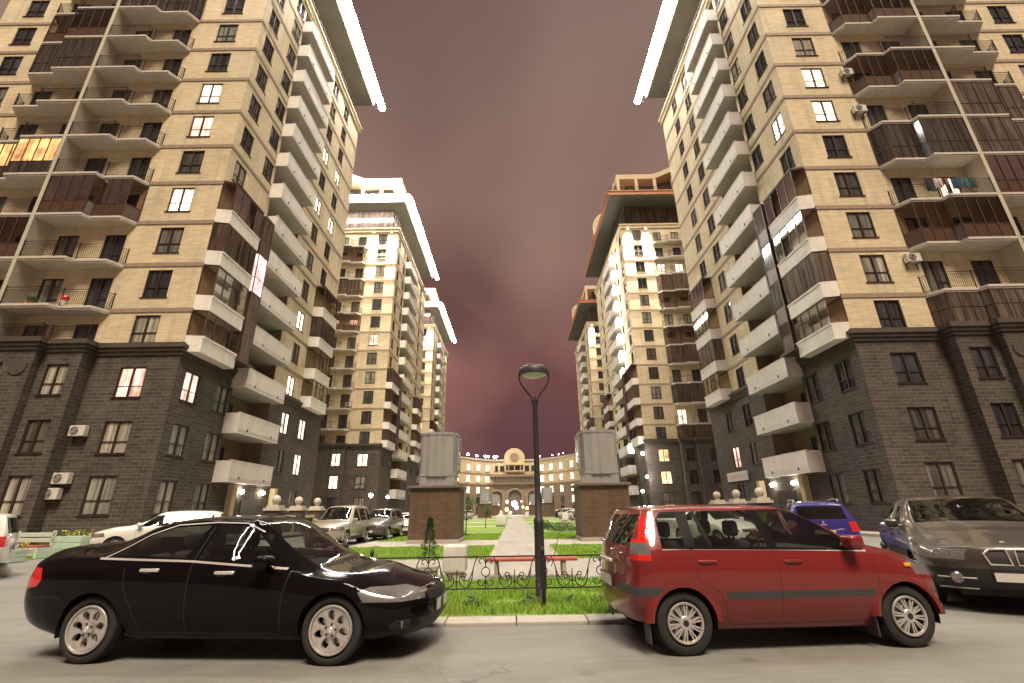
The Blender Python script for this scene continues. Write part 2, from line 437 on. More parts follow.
def wall_grid(b, P, a0, a1, z0, z1, holes, dep=.16, mi=0):
    """wall in the plane P(a,z,0) with rectangular openings and their reveals"""
    hs = [h for h in holes if h[1] > a0+1e-3 and h[0] < a1-1e-3 and h[3] > z0+1e-3 and h[2] < z1-1e-3]
    hs = [(max(h[0],a0), min(h[1],a1), max(h[2],z0), min(h[3],z1)) for h in hs]
    A = sorted({round(x,4) for h in hs for x in h[:2]} | {a0, a1}); Z = sorted({round(x,4) for h in hs for x in h[2:]} | {z0, z1})
    for i in range(len(A)-1):
        for j in range(len(Z)-1):
            ca, cz = (A[i]+A[i+1])/2, (Z[j]+Z[j+1])/2
            if any(h[0] < ca < h[1] and h[2] < cz < h[3] for h in hs): continue
            b.quad(P(A[i],Z[j],0), P(A[i+1],Z[j],0), P(A[i+1],Z[j+1],0), P(A[i],Z[j+1],0), mi)
    for x0, x1, y0, y1 in hs:
        b.quad(P(x0,y0,0), P(x0,y0,dep), P(x0,y1,dep), P(x0,y1,0), mi); b.quad(P(x1,y0,0), P(x1,y1,0), P(x1,y1,dep), P(x1,y0,dep), mi)
        b.quad(P(x0,y0,0), P(x1,y0,0), P(x1,y0,dep), P(x0,y0,dep), mi); b.quad(P(x0,y1,0), P(x0,y1,dep), P(x1,y1,dep), P(x1,y1,0), mi)

BAYA = [(4.85,-.02), (5.3,-.78), (7.2,-.78), (7.35,-1.2), (10.17,-1.2)]
AX = 20.6
def bay_path(side, sg, e=0):
    pts = BAYA
    if side == 'B': pts = [(AX-u, y) for u, y in pts]
    return [(sg*u, y) for u, y in pts]
def path_pts(path, step):
    out = []
    for (x0,y0), (x1,y1) in zip(path, path[1:]):
        L = math.hypot(x1-x0, y1-y0); n = max(1, round(L/step))
        for k in range(n): out.append((x0+(x1-x0)*k/n, y0+(y1-y0)*k/n))
    out.append(path[-1]); return out
def slab_mesh(side, sg):
    def f():
        p = bay_path(side, sg); b = MB()
        poly = p + [(p[-1][0], -.02)]
        b.prism(poly, -.24, 0)
        big = [(x, y-.05) for x, y in p] + [(p[-1][0], -.02)]
        b.prism(big, -.14, -.004)
        return mesh_of(b, 'balcony', [M['slab']])
    return cached(('slab', side, sg), f)
def rail_mesh(path, key, h=1.05, step=.115):
    def f():
        b = MB()
        for (x0,y0), (x1,y1) in zip(path, path[1:]):
            b.tube([(x0,y0,h), (x1,y1,h)], .022, 5); b.tube([(x0,y0,.12), (x1,y1,.12)], .014, 4); b.tube([(x0,y0,h-.14), (x1,y1,h-.14)], .012, 4)
        for x, y in path: b.box(x-.022, x+.022, y-.022, y+.022, 0, h+.12)
        for x, y in path_pts(path, step): b.box(x-.008, x+.008, y-.008, y+.008, .12, h-.14)
        return mesh_of(b, 'railing', [M['iron']])
    return cached(('rail',)+key, f)
def glazing_mesh(path, key, z0, zm, z1, lower='bronze', up='bglass', name='loggia_glazing', step=.72):
    def f():
        b = MB(); P = path_pts(path, step)
        t = .03
        for x, y in P: b.box(x-t, x+t, y-t, y+t, z0, z1)
        for (x0,y0), (x1,y1) in zip(path, path[1:]):
            for z in (z0+.03, zm, z1-.03): b.tube([(x0,y0,z), (x1,y1,z)], .035, 4)
        for (x0,y0), (x1,y1) in zip(P, P[1:]):
            if zm > z0+.2: b.quad((x0,y0,z0), (x1,y1,z0), (x1,y1,zm), (x0,y0,zm), 1)
            b.quad((x0,y0,zm), (x1,y1,zm), (x1,y1,z1), (x0,y0,z1), 2)
        return mesh_of(b, name, [M['bronze'], M[lower], M[up]])
    return cached(('glz', z0, zm, z1, lower, up)+key, f)

def put(name, me, parent, loc, rot=0.0):
    return link(name, me, parent, loc, rot)

def make_tower(label, sg, X, Y, depth, stA, stB, lit=None, litside=None, top='dark', strips=True, wash=False, balclit=False, base_mt='glassC', seed=1, full=True, nmax=15, hidebase=0):
    rnd = random.Random(seed)
    lit = lit or {}; litside = litside or {}
    T = thing('apartment_tower', label, 'tower', (X, Y, 0))
    q = depth/20.5
    sides = [1.4*q, 4.4*q, 13.3*q, 16.6*q]                        # window columns of the courtyard face
    b1 = (5.35*q, 10.4*q)                                         # recess with the white balconies
    bayN = (0, 3.75*q); bayF = (15.3*q, 19.1*q)
    fr = -sg*PI/2
    # ---- openings
    fh = []; ww, wh, sw = 1.5, 1.85, 1.3
    wins = []   # (face, a, z, w, h, mat)
    for n in range(nmax):
        z = FZ(n) + .85
        h = 1.95 if n == 0 else (1.75 if n < 3 else 1.85)
        if n == 3: z = FZ(n)+1.0; h = 1.75
        for ci, u in enumerate((2.5, AX-2.5)):
            m_ = lit.get((ci, n)) or (base_mt if n < 3 else ('glassC' if rnd.random() < .18 else 'glassA'))
            wins.append(('f', u, z, ww, h, m_))
    doors = []
    for n in range(3, nmax):
        for side in 'AB':
            for k, u in enumerate((5.95, 8.95)):
                uu = u if side == 'A' else AX-u
                m_ = lit.get((side+str(k), n)) or ('glassC' if rnd.random() < .12 else 'glassA')
                doors.append((uu, FZ(n)+.02, 1.35, 2.2, m_))
    for n in range(nmax):
        z = FZ(n)+.85
        for ci, y in enumerate(sides):
            if 3 <= n <= 6 and ci in (0, 1, 3): continue
            if ci == 1 and n == 7: continue
            m_ = litside.get((ci, n)) or (base_mt if n < 3 else ('glassC' if rnd.random() < .15 else 'glassA'))
            wins.append(('s', y, z + (.1 if n == 3 else 0), sw, 1.75, m_))
    base_w = []
    for n in range(3):
        for u in (6.05, 9.25, AX-6.05, AX-9.25):
            m_ = lit.get(('b%.1f' % (u-.001), n)) or rnd.choice([base_mt, 'glassA'])
            base_w.append((u, FZ(n)+.85, 1.25, 1.95 if n == 0 else 1.75, m_))
    # ---- walls
    PF = lambda y0: (lambda a, z, d: (sg*a, y0+d, z))
    PS = lambda u0: (lambda a, z, d: (sg*(u0+d), a, z))
    hf = [(a-w/2, a+w/2, z, z+h) for f_, a, z, w, h, m_ in wins if f_ == 'f'] + [(a-w/2, a+w/2, z, z+h) for a, z, w, h, m_ in doors]
    hs = [(a-w/2, a+w/2, z, z+h) for f_, a, z, w, h, m_ in wins if f_ == 's']
    ZC = 10.35
    rec = (b1[0], b1[1], 3.6, TOP-.4)
    up = MB(); lo = MB()
    wall_grid(up, PF(0), 0, AX, ZC, TOP, hf)
    wall_grid(lo, PF(0), 0, 4.9, 0, ZC, hf); wall_grid(lo, PF(0), AX-4.9, AX, 0, ZC, hf)
    wall_grid(up, PS(0), 0, b1[0], ZC, TOP, hs); wall_grid(up, PS(0), b1[1], depth, ZC, TOP, hs)
    wall_grid(lo, PS(0), 0, b1[0], 0, ZC, hs); wall_grid(lo, PS(0), b1[1], depth, 0, ZC, hs)
    up.quad((0,b1[0],TOP-.4), (0,b1[1],TOP-.4), (0,b1[1],TOP), (0,b1[0],TOP))
    for bb, za, zb in ((up, ZC, TOP), (lo, 0, ZC)):
        bb.quad((sg*AX,0,za), (sg*AX,depth,za), (sg*AX,depth,zb), (sg*AX,0,zb))
        bb.quad((0,depth,za), (sg*AX,depth,za), (sg*AX,depth,zb), (0,depth,zb))
    # base steps forward under the balcony stacks
    bw = [(a-w/2, a+w/2, z, z+h) for a, z, w, h, m_ in base_w]
    y1, y2 = -.8, -1.25
    for a0, a1, yy in ((4.9,7.05,y1), (7.05,AX-7.05,y2), (AX-7.05,AX-4.9,y1)):
        wall_grid(lo, PF(yy), a0, a1, 0, ZC, bw)
    for u, ya, yb in ((4.9,0,y1), (7.05,y1,y2), (AX-7.05,y1,y2), (AX-4.9,0,y1)):
        lo.quad((sg*u,ya,0), (sg*u,yb,0), (sg*u,yb,ZC), (sg*u,ya,ZC))
    up.build('upper_wall', M['cream'], T, recalc=False)
    # recess behind the white balconies, its shade put into the wall colour
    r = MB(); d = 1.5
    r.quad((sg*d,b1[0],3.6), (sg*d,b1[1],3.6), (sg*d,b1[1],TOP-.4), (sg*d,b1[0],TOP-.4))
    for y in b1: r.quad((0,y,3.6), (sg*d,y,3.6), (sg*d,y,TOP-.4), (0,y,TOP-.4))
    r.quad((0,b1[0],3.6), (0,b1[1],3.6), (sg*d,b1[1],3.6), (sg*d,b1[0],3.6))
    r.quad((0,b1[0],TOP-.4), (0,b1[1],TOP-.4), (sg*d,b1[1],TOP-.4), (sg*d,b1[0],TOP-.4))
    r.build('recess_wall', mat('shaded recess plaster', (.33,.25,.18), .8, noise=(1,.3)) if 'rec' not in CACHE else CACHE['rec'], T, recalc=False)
    # ground floor below the recess
    lo.quad((0,b1[0],0), (0,b1[1],0), (0,b1[1],3.6), (0,b1[0],3.6))
    lo.build('plinth_wall', M['dark'], T, recalc=False)
    # ---- windows and doors
    for f_, a, z, w, h, m_ in wins:
        loc = (sg*a, 0, z) if f_ == 'f' else (0, a, z)
        o = put('window', win_frame(w, h), T, loc, 0 if f_ == 'f' else fr)
        put('pane', win_pane(w, h, m_), o, (0,0,0))
    for a, z, w, h, m_ in doors:
        o = put('balcony_door', door_frame(w, h), T, (sg*a, 0, z)); put('pane', win_pane(w, h, m_), o, (0,0,0))
    for u, z, w, h, m_ in base_w:
        yy = y2 if 7.05 < u < AX-7.05 else y1
        o = put('window', win_frame(w, h), T, (sg*u, yy, z)); put('pane', win_pane(w, h, m_), o, (0,0,0))
    # ---- cornice over the stone base, string courses
    def ring(e):
        pts = [(-e,depth*.999), (-e,-e), (4.9-e,-e), (4.9-e,y1-e), (7.05-e,y1-e), (7.05-e,y2-e), (AX-7.05+e,y2-e), (AX-7.05+e,y1-e), (AX-4.9+e,y1-e), (AX-4.9+e,-e), (AX+e,-e), (AX+e,depth*.999)]
        return [(sg*u, y) for u, y in pts]
    c = MB(); c.prism(ring(.10), 10.15, 10.36); c.prism(ring(.2), 10.36, 10.56); c.prism(ring(.30), 10.56, 10.74); c.prism(ring(.12), 10.74, 10.9)
    c.build('cornice', M['cornice'], T)
    def bandmesh():
        b = MB(); b.prism([(sg*u, y) for u, y in ((-.05,b1[0]-.28),(-.05,-.05),(AX+.05,-.05),(AX+.05,-.002),(-.002,-.002),(-.002,b1[0]-.28))], -.14, .12)
        c = MB(); c.box(sg*-.05, sg*-.002, b1[1]+.12, depth, -.14, .12)
        return mesh_of(b, 'string_course', [M['band']]), mesh_of(c, 'string_course', [M['band']])
    bm_, bm2_ = bandmesh()
    for n in range(4, nmax+1): put('string_course', bm_, T, (0,0,FZ(n))); put('string_course', bm2_, T, (0,0,FZ(n)))
    # round blind niche in the stepped base
    for u in (7.75, AX-7.75):
        nb = MB(); nb.lathe([(.3,0), (.48,0), (.48,-.06), (.3,-.06)], 28, (0,0,0), 'y'); nb.lathe([(0.001,-.012), (.31,-.012)], 28, (0,0,0), 'y', mi=1, cap=False)
        nb.build('round_niche', [M['cornice'], M['archdark']], T, loc=(sg*u, y2, 9.2))
    # ---- fin wall between the two balcony stacks
    b = MB(); b.box(sg*10.18, sg*(AX-10.18), -1.24, -.003, 10.9, TOP)
    b.build('fin_wall', M['fin'], T)
    # ---- balconies and loggias of the street face
    for side, st in (('A', stA), ('B', stB)):
        path = bay_path(side, sg)
        for n in range(3, nmax):
            z = FZ(n)
            s_ = st.get(n, 'o')
            if n == 3: z = 10.9
            if n > 3: o = put('balcony' if s_ == 'o' else 'loggia', slab_mesh(side, sg), T, (0,0,z))
            else: o = T
            if s_ == 'o':
                if n == 3: put('railing', rail_mesh([(sg*(AX-u) if side == 'B' else sg*u, y) for u, y in ((4.9,-.85),(7.0,-.85),(7.1,-1.3),(10.1,-1.3))], ('n3', side, sg), h=.75), T, (0,0,z))
                else: put('railing', rail_mesh(path, (side, sg)), o, (0,0,0))
            else:
                hh = FZ(n+1)-.24 - z
                pane = {'g': 'bglass', 'd': 'loggia', 'l': 'loggialit'}[s_]
                put('loggia_glazing', glazing_mesh(path, (side, sg), .0, .95, hh-.005, 'loggia' if s_ != 'g' else 'bronze', pane), o, (0,0,0) if n > 3 else (0,0,z))
    # ---- bay stacks at the two ends of the courtyard face
    for y0, yy1 in (bayN, bayF):
        poly = [(0,y0+.02), (-.9,y0+.2), (-.9,yy1-.12), (0,yy1)]
        pp = [(sg*u, y) for u, y in poly]
        b = MB(); b.prism(pp, 0, .95); b.prism([(sg*u*1.06, y) for u, y in poly], .86, .98)
        pm = mesh_of(b, 'bay_parapet', [M['white']])
        inner = [(x*.93, y+(.04 if i < 2 else -.04)) for i, (x, y) in enumerate(pp)]
        for n in range(3, 7):
            z = FZ(n)+.02 + (.45 if n == 3 else 0)
            o = put('bay_parapet', pm, T, (0,0,z))
            hh = FZ(n+1) - z + .02
            put('bay_glazing', glazing_mesh(inner, ('bay', sg, round(y0,2), round(depth,1), n), .98, .99, hh, 'bronze', 'loggia' if (n+seed) % 3 == 0 else 'bglass', 'bay_glazing', .8), o, (0,0,0))
        b = MB(); b.prism([(x*.97, y) for x, y in pp], 0, .12); 
        put('bay_roof', mesh_of(b, 'bay_roof', [M['bronze']]), T, (0,0,FZ(7)+.05))
    # ---- white balconies of the courtyard face
    def wb():
        b = MB(); u = -1.02; t = .1
        y0, yy1 = b1[0]-.25, b1[1]+.1
        b.box(sg*u, sg*1.45, y0+.02, yy1-.02, -.24, 0, 1)
        b.box(sg*u, sg*(u+t), y0, yy1, -.3, 1.02); b.box(sg*(u+t), sg*-.01, y0, y0+t, -.3, 1.02); b.box(sg*(u+t), sg*-.01, yy1-t, yy1, -.3, 1.02)
        b.box(sg*(u-.03), sg*(u+t+.03), y0-.03, yy1+.03, 1.022, 1.07)
        for yk in (y0+1.1, yy1-1.1): b.box(sg*(u-.05), sg*(u-.002), yk-.03, yk+.03, -.1, .08, 2)
        return mesh_of(b, 'white_balcony', [M['white'], M['slab'], M['iron']])
    wbm = wb()
    dm = cached(('rd', round(depth,1), sg), lambda: None)
    for n in range(1, nmax):
        o = put('white_balcony', wbm, T, (0,0,FZ(n)-.05))
        od = put('balcony_door', door_frame(1.6, 2.2), T, (sg*1.34, (b1[0]+b1[1])/2 - .6, FZ(n)), fr)
        put('pane', win_pane(1.6, 2.2, 'glassA'), od, (0,0,0))
        if balclit and n > 2:
            b = MB(); b.ball((0,0,0), .2, 10, 8)
            put('balcony_lamp', cached('ballamp', lambda: mesh_of(b, 'balcony_lamp', [M['lampx']])), o, (sg*-.7, b1[0]-.85, 1.1))
    # ---- glazed stair shaft
    y0, yy1 = 3.85*q, 5.0*q
    pth = [(0,y0), (sg*-.95,y0), (sg*-.95,yy1), (0,yy1)]
    shaft = None
    for n in range(3, 7):
        z = FZ(n) if n > 3 else 10.95
        g = glazing_mesh(pth, ('shaft', sg, round(depth,1), n, seed), 0, 1.2, FZ(n+1)-z, 'pinkpanel' if (seed == 1 and n == 5) else 'bronze', 'pinkpanel' if (seed == 1 and n == 5) else 'loggia', 'stair_shaft_glazing', .95)
        put('stair_shaft_glazing', g, T, (0,0,z))
    b = MB(); b.prism([(sg*u, y) for u, y in ((0,y0-.3),(-1.2,y0-.3),(-1.2,yy1+.2),(0,yy1+.2))], 10.9, 11.05); b.prism([(sg*u, y) for u, y in ((0,y0),(-.97,y0),(-.97,yy1),(0,yy1))], FZ(7), FZ(7)+.1)
    b.build('shaft_canopy', M['bronze'], T)
    # ---- top: attic storey, overhanging roof, penthouse
    def rect(e): return [(sg*-e,-e), (sg*(AX+e),-e), (sg*(AX+e),depth+e), (sg*-e,depth+e)]
    b = MB(); b.prism(rect(.18), TOP-.05, TOP+.5); b.prism(rect(.32), TOP+.5, TOP+.75)
    b.build('eaves_cornice', M['creamp'], T)
    za, zb = TOP+.75, TOP+5.4
    a_ = MB(); a_.prism(rect(-1.3), za, zb)
    att = a_.build('attic_storey', M['loggia'], T)
    fpts = rect(-1.28)
    def ringline(b, e, z, r, n=4):
        p = rect(e); b.tube([(x,y,z) for x, y in p], r, n, closed=True)
    f_ = MB()
    for z in (za+.1, za+1.1, zb-.3): ringline(f_, -1.25, z, .07)
    for i in range(4):
        for x, y in path_pts([fpts[i], fpts[(i+1) % 4]], 1.6): f_.box(x-.05, x+.05, y-.05, y+.05, za, zb)
    f_.build('attic_frame', M['bronze'], att)
    e = 1.2 if strips else 2.0
    fm = M['orange'] if top == 'orange' else M['fascia']
    b = MB(); b.prism(rect(e-.12), zb, zb+.12, 1); b.prism(rect(e), zb+.12, zb+.75, 0); b.prism(rect(e+.12), zb+.75, zb+.95, 0)
    roof = b.build('overhanging_roof', [fm, M['soffit']], T)
    if strips:
        b = MB(); z = zb+.35; u = e+.85
        pts = [(sg*(AX+u), -u, z), (sg*-u, -u, z), (sg*-u, depth+u, z)]
        for P_, Q_ in ((pts[0], pts[1]), ((sg*-u, -u+.45, z), pts[2])):
            P_, Q_ = Vector(P_), Vector(Q_); n_ = round((Q_-P_).length/2.2)
            for k in range(n_): b.tube([P_.lerp(Q_, (k+.025)/n_), P_.lerp(Q_, (k+.975)/n_)], .42, 10)
        c = MB()
        for x_, y_ in path_pts([(sg*(AX+u),-u), (sg*-u,-u)], 2.2): c.box(x_-.04, x_+.04, y_+.1, y_+1.0, z+.1, z+.2)
        for x_, y_ in path_pts([(sg*-u,-u), (sg*-u,depth+u)], 2.2)[1:]: c.box(x_+sg*.1, x_+sg*1.0, y_-.04, y_+.04, z+.1, z+.2)
        c.build('strip_bracket', M['lampgrey'], roof)
        b.build('led_strip', M['led'], roof)
    pz = zb+.95
    b = MB(); b.prism(rect(-2.2), pz, pz+4.2); pent = b.build('penthouse', M['loggia'], T)
    pr = rect(-.4); b = MB(); b.box(-.25, .25, -.25, .25, pz, pz+4.195); cme = mesh_of(b, 'penthouse_column', [M['creamp']])
    for x, y in path_pts([pr[3], pr[0], pr[1]], 3.4): put('penthouse_column', cme, pent, (x, y, 0))

    b = MB(); n_ = 40; pl_ = []
    def zt(t):
        k = min(1, max(0, (t-.3)/.25)); return 1.7*k*k*(3-2*k)
    for i in range(n_):
        t0, t1 = i/n_, (i+1)/n_
        u0, u1 = .2+t0*(AX-.4), .2+t1*(AX-.4)
        for za_, zb_ in ((4.2, 5.2),):
            v = []
            for u, t in ((u0,t0), (u1,t1)):
                for y in (.2, depth-.2): v += [(sg*u, y, pz+za_+zt(t)), (sg*u, y, pz+zb_+zt(t))]
            b.add(v, [(0,4,5,1), (2,3,7,6), (1,5,7,3), (0,2,6,4)])
    b.add([(sg*.2,.2,pz+4.2), (sg*.2,depth-.2,pz+4.2), (sg*.2,depth-.2,pz+5.2), (sg*.2,.2,pz+5.2)], [(0,1,2,3)])
    pr_ = b.build('penthouse_roof', M['creamp'], T)
    if strips:
        b = MB(); b.tube([(sg*(.2+i/20*(AX-.4)), .05, pz+4.75+zt(i/20)) for i in range(21)], .09, 6)
        b.build('led_strip', M['ledsoft'], pr_)
    b = MB()
    arc = [(sg*(AX*.32+AX*.36*i/16*2), 3.0, pz+4.6+2.6*math.sin(PI*i/16)) for i in range(9)]
    b.tube(arc, .18, 6); b.tube([(x,y+4,z) for x,y,z in arc], .18, 6)
    for (x,y,z) in arc[2::3]: b.tube([(x,y,z), (x,y+4,z)], .12, 5); b.tube([(x,y,z-2.2), (x,y,z)], .1, 5)
    b.build('roof_pergola', M['galv'], T)
    if full:
        rp = rect(e-.3)
        b = MB()
        b.tube([(x,y,pz+1) for x,y in (rp[1], rp[0], rp[3])], .05, 5); b.tube([(x,y,pz+.55) for x,y in (rp[1], rp[0], rp[3])], .03, 5)
        for x, y in path_pts([rp[1], rp[0], rp[3]], 1.2): b.box(x-.03, x+.03, y-.03, y+.03, pz, pz+1)
        b.build('roof_railing', M['iron'], roof)
    # half-round drum that bulges over the courtyard eaves
    if not strips:
        b = MB(); n_ = 20; cy = depth*.5; v = []
        pol = [(sg*(1.2 - 3.4*math.sin(PI*i/n_)), cy - 5*math.cos(PI*i/n_)) for i in range(n_+1)]
        b.prism(pol, pz+.02, pz+.5, 1); b.prism([((x-sg*1.2)*.95+sg*1.2, (y-cy)*.95+cy) for x, y in pol], pz+.5, pz+3.6)
        b.build('round_drum', [M['creamp'], fm], T, smooth=30)
    if wash:  # real lamps on the middle towers, added on the far ones for brightness
        for u in (1.05, 4.05):
            b = MB(); b.lathe([(.09,0), (.12,-.25), (.12,-.32)], 10, (0,0,0)); b.box(-.03,.03,0,.3,-.05,.03)
            L_ = b.build('wall_washer', [M['lampgrey']], T, loc=(sg*u, -.32, TOP-.1), recalc=False)
            b = MB(); b.lathe([(.001,0), (.1,0)], 10, (0,0,0), cap=False); b.build('lens', M['lampw'], L_, loc=(0,0,-.31))
            l = bpy.data.lights.new('wall_washer_light', 'SPOT'); l.energy = 42000*wash; l.color = (1,.86,.66); l.spot_size = R(52); l.spot_blend = .9; l.shadow_soft_size = .1
            lo_ = bpy.data.objects.new('wall_washer_light', l); COL.objects.link(lo_); lo_.parent = T; lo_.location = (sg*u, -.62, TOP+.1); lo_.rotation_euler = (R(9),0,0)
    return T
M['lampx'] = emit('balcony floodlamp', (1,.90,.76), 170)
M['ledsoft'] = emit('soft led strip', (1,.93,.72), 22)
CACHE['rec'] = mat('shaded recess plaster', (.30,.22,.15), .8, noise=(1,.3))  # brown holds the recess shade in the plaster colour

A1_ = {3:'o',4:'o',5:'o',6:'g',7:'o',8:'o',9:'o',10:'o',11:'o',12:'d',13:'o',14:'d'}
B1_ = {3:'d',4:'o',5:'g',6:'o',7:'l',8:'o',9:'o',10:'d',11:'g',12:'o',13:'d',14:'o'}
A2_ = {3:'d',4:'o',5:'g',6:'o',7:'d',8:'o',9:'g',10:'o',11:'g',12:'d',13:'o',14:'o'}
B2_ = {3:'d',4:'o',5:'o',6:'g',7:'d',8:'d',9:'o',10:'o',11:'o',12:'o',13:'d',14:'o'}
def rstate(s, p=.35):
    r = random.Random(s); return {n: ('o' if r.random() > p else r.choice('dg')) for n in range(3, 15)}
make_tower('nearest cream brick tower on the left with pink lit stair glass and lit roof edge', -1, -19.0, 25.0, 20.5, A1_, B1_,
    lit={(0,6):'lit', (0,9):'lit', (0,2):'litp', (0,8):'litp', ('b6.0',2):'glassC'}, litside={(0,2):'litp', (0,0):'glassC', (2,2):'lit', (2,3):'lit', (3,2):'lit', (3,1):'lit', (3,11):'lit', (2,11):'lit', (2,9):'lit', (3,9):'lit', (2,5):'lit'}, seed=1)
make_tower('nearest cream brick tower on the right with laundry balcony and dark tinted stair glass', 1, 19.3, 24.5, 20.5, A2_, B2_,
    lit={(0,9):'lit', (0,8):'lit', ('A1',6):'lit', (0,10):'glassC'}, litside={(0,8):'lit', (3,1):'litp'}, base_mt='glassA', seed=2)
make_tower('second cream tower on the left with a white lit roof edge and lit penthouse', -1, -19.3, 68.0, 26.0, rstate(5), rstate(6),
    lit={(0,2):'lit', (0,8):'litp', (0,12):'glassC', ('A0',9):'litp', ('A1',9):'litp', (1,2):'lit', ('b6.0',2):'lit', ('b9.2',2):'lit', ('b6.0',1):'lit'}, wash=1, seed=3)
make_tower('second cream tower on the right with an unlit orange roof fascia and floodlit balconies', 1, 19.1, 68.0, 26.0, rstate(7), rstate(8),
    lit={('A0',12):'lit', ('A1',12):'lit', ('A0',4):'lit', (0,1):'litw', (0,2):'litw'}, top='orange', strips=False, wash=1, balclit=True, base_mt='glassA', seed=4)
make_tower('farthest narrow tower on the left with a bent white lit roof edge', -1, -20.4, 112.0, 25.0, rstate(9), rstate(10),
    lit={(0,13):'lit', (0,6):'litw'}, wash=1, seed=5, full=False)  # washers added here to brighten the far walls
make_tower('farthest narrow tower on the right with an orange roof edge and no roof lights', 1, 19.8, 112.0, 25.0, rstate(11), rstate(12),
    top='orange', strips=False, wash=.5, base_mt='glassA', seed=6, full=False)  # weaker washers, also added only to brighten this tower

# ------------------------------------------------------------------ crescent building that closes the vista
def crescent():
    T = thing('arch_building', 'low curved building with a round gable and three arches closing the avenue', 'building', (0.2, 168, 0))
    def fy(x): return -19*(max(0, abs(x)-6)/15)**1.7
    xs = [-26+i for i in range(53)]
    def wall(name, z0, z1, mt, off=0, dep=6):
        b = MB()
        for x0, x1 in zip(xs, xs[1:]):
            b.quad((x0,fy(x0)-off,z0), (x1,fy(x1)-off,z0), (x1,fy(x1)-off,z1), (x0,fy(x0)-off,z1))
            b.quad((x0,fy(x0)-off,z1), (x1,fy(x1)-off,z1), (x1,fy(x1)+dep,z1), (x0,fy(x0)+dep,z1))
            b.quad((x0,fy(x0)-off,z0), (x1,fy(x1)-off,z0), (x1,fy(x1)+dep,z0), (x0,fy(x0)+dep,z0))
            b.quad((x0,fy(x0)+dep,z0), (x1,fy(x1)+dep,z0), (x1,fy(x1)+dep,z1), (x0,fy(x0)+dep,z1))
        return b.build(name, M[mt], T)
    wall('upper_wall', 10.6, 19.2, 'creamp'); wall('base_wall', 0, 10.4, 'archstone')
    wall('string_course', 10.4, 10.75, 'band', .25); wall('roof_cornice', 19.2, 19.7, 'stone', .5); wall('string_course', 14.1, 14.4, 'band', .2)
    # columns of windows on both wings, lit offices
    for sx in (-1, 1):
        for ci, x in enumerate((9.6, 12.6, 15.6, 18.6)):
            x *= sx
            for ri, z in enumerate((15.2, 11.3, 7.4, 3.9, .6)):
                lit = ri < 3 or (sx == 1 and ci == 3 and ri == 3)
                dxy = (fy(x+.1)-fy(x-.1))/.2; an = math.atan(dxy)
                o = put('window', win_frame(1.7, 2.3), T, (x+.32*math.sin(an), fy(x)-.32*math.cos(an), z), an)
                put('pane', win_pane(1.7, 2.3, 'lit' if lit else 'glassA'), o, (0,0,0))
    for x in (-6.6, -4.4, 4.4, 6.6):
        o = put('window', win_frame(1.5, 2.0), T, (x, fy(x)-.2, 15.4)); put('pane', win_pane(1.5, 2.0, 'glassA'), o, (0,0,0))
    # round gable
    b = MB(); n = 28
    pol = [(3.6,17.5)] + [(3.6*math.cos(PI*i/n), 20.2+3.6*math.sin(PI*i/n)) for i in range(n+1)] + [(-3.6,17.5)]
    b.extr(pol, lambda p, q, t: (p, t, q), -1.2, 2.5)
    g = b.build('round_gable', M['creamp'], T)
    b = MB(); b.lathe([(1.3,0), (1.6,0), (1.6,-.2), (1.3,-.2)], 28, (0,-1.2,20.4), 'y'); b.lathe([(.001,-.05), (1.3,-.05)], 28, (0,-1.2,20.4), 'y', mi=1, cap=False); b.build('round_window', [M['band'], M['archdark']], g)
    b = MB(); b.box(-3.4, 3.4, -1.6, 0, 15.2, 15.5); b.box(-3.4,-3,-1.6,-.002,15.5,17.6); b.box(3,3.4,-1.6,-.002,15.5,17.6); b.box(-2.2,-2,-1.5,-.01,15.5,17.6); b.box(2,2.2,-1.5,-.01,15.5,17.6); b.box(-.1,.1,-1.5,-.01,15.5,17.6); b.box(-3.5,3.5,-1.7,-.003,17.6,18)
    b.build('central_balcony', M['creamp'], T)
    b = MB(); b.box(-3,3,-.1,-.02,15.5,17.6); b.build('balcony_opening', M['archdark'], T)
    # colonnade storey
    b = MB(); b.box(-10.5, 10.5, -1.3, -.01, 13.4, 14.05); b.box(-10.5,10.5,-1.3,-.01,10.76,11.1)
    for i in range(22): b.box(-10.4+i*.98, -10.15+i*.98, -1.25, -1.0, 11.1, 13.4)
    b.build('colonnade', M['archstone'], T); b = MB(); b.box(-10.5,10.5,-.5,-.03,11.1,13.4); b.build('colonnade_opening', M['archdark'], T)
    # arches
    for i, (x, r) in enumerate(((-6.3,1.9), (0,2.3), (6.3,1.9))):
        b = MB(); n = 20; zs = 6.4
        out = [(x+(r+.7)*math.cos(PI*k/n), zs+(r+.7)*math.sin(PI*k/n)) for k in range(n+1)]; inn = [(x+r*math.cos(PI*k/n), zs+r*math.sin(PI*k/n)) for k in range(n+1)]
        out = [(x+r+.7,0)] + out + [(x-r-.7,0)]; inn = [(x+r,0)] + inn + [(x-r,0)]
        for (a, c), (d, e) in zip(zip(out, inn), list(zip(out, inn))[1:]):
            b.add([(a[0],-1.0,a[1]), (d[0],-1.0,d[1]), (e[0],-1.0,e[1]), (c[0],-1.0,c[1]), (c[0],-.02,c[1]), (e[0],-.02,e[1]), (a[0],-.02,a[1]), (d[0],-.02,d[1])], [(0,1,2,3), (3,2,5,4), (0,6,7,1)])
        a_ = b.build('arch_surround', M['archstone'], T)
        b = MB(); b.extr(inn, lambda p, q, t: (p, t, q), -.06, -.03); b.build('arch_opening', M['archdark'], a_)
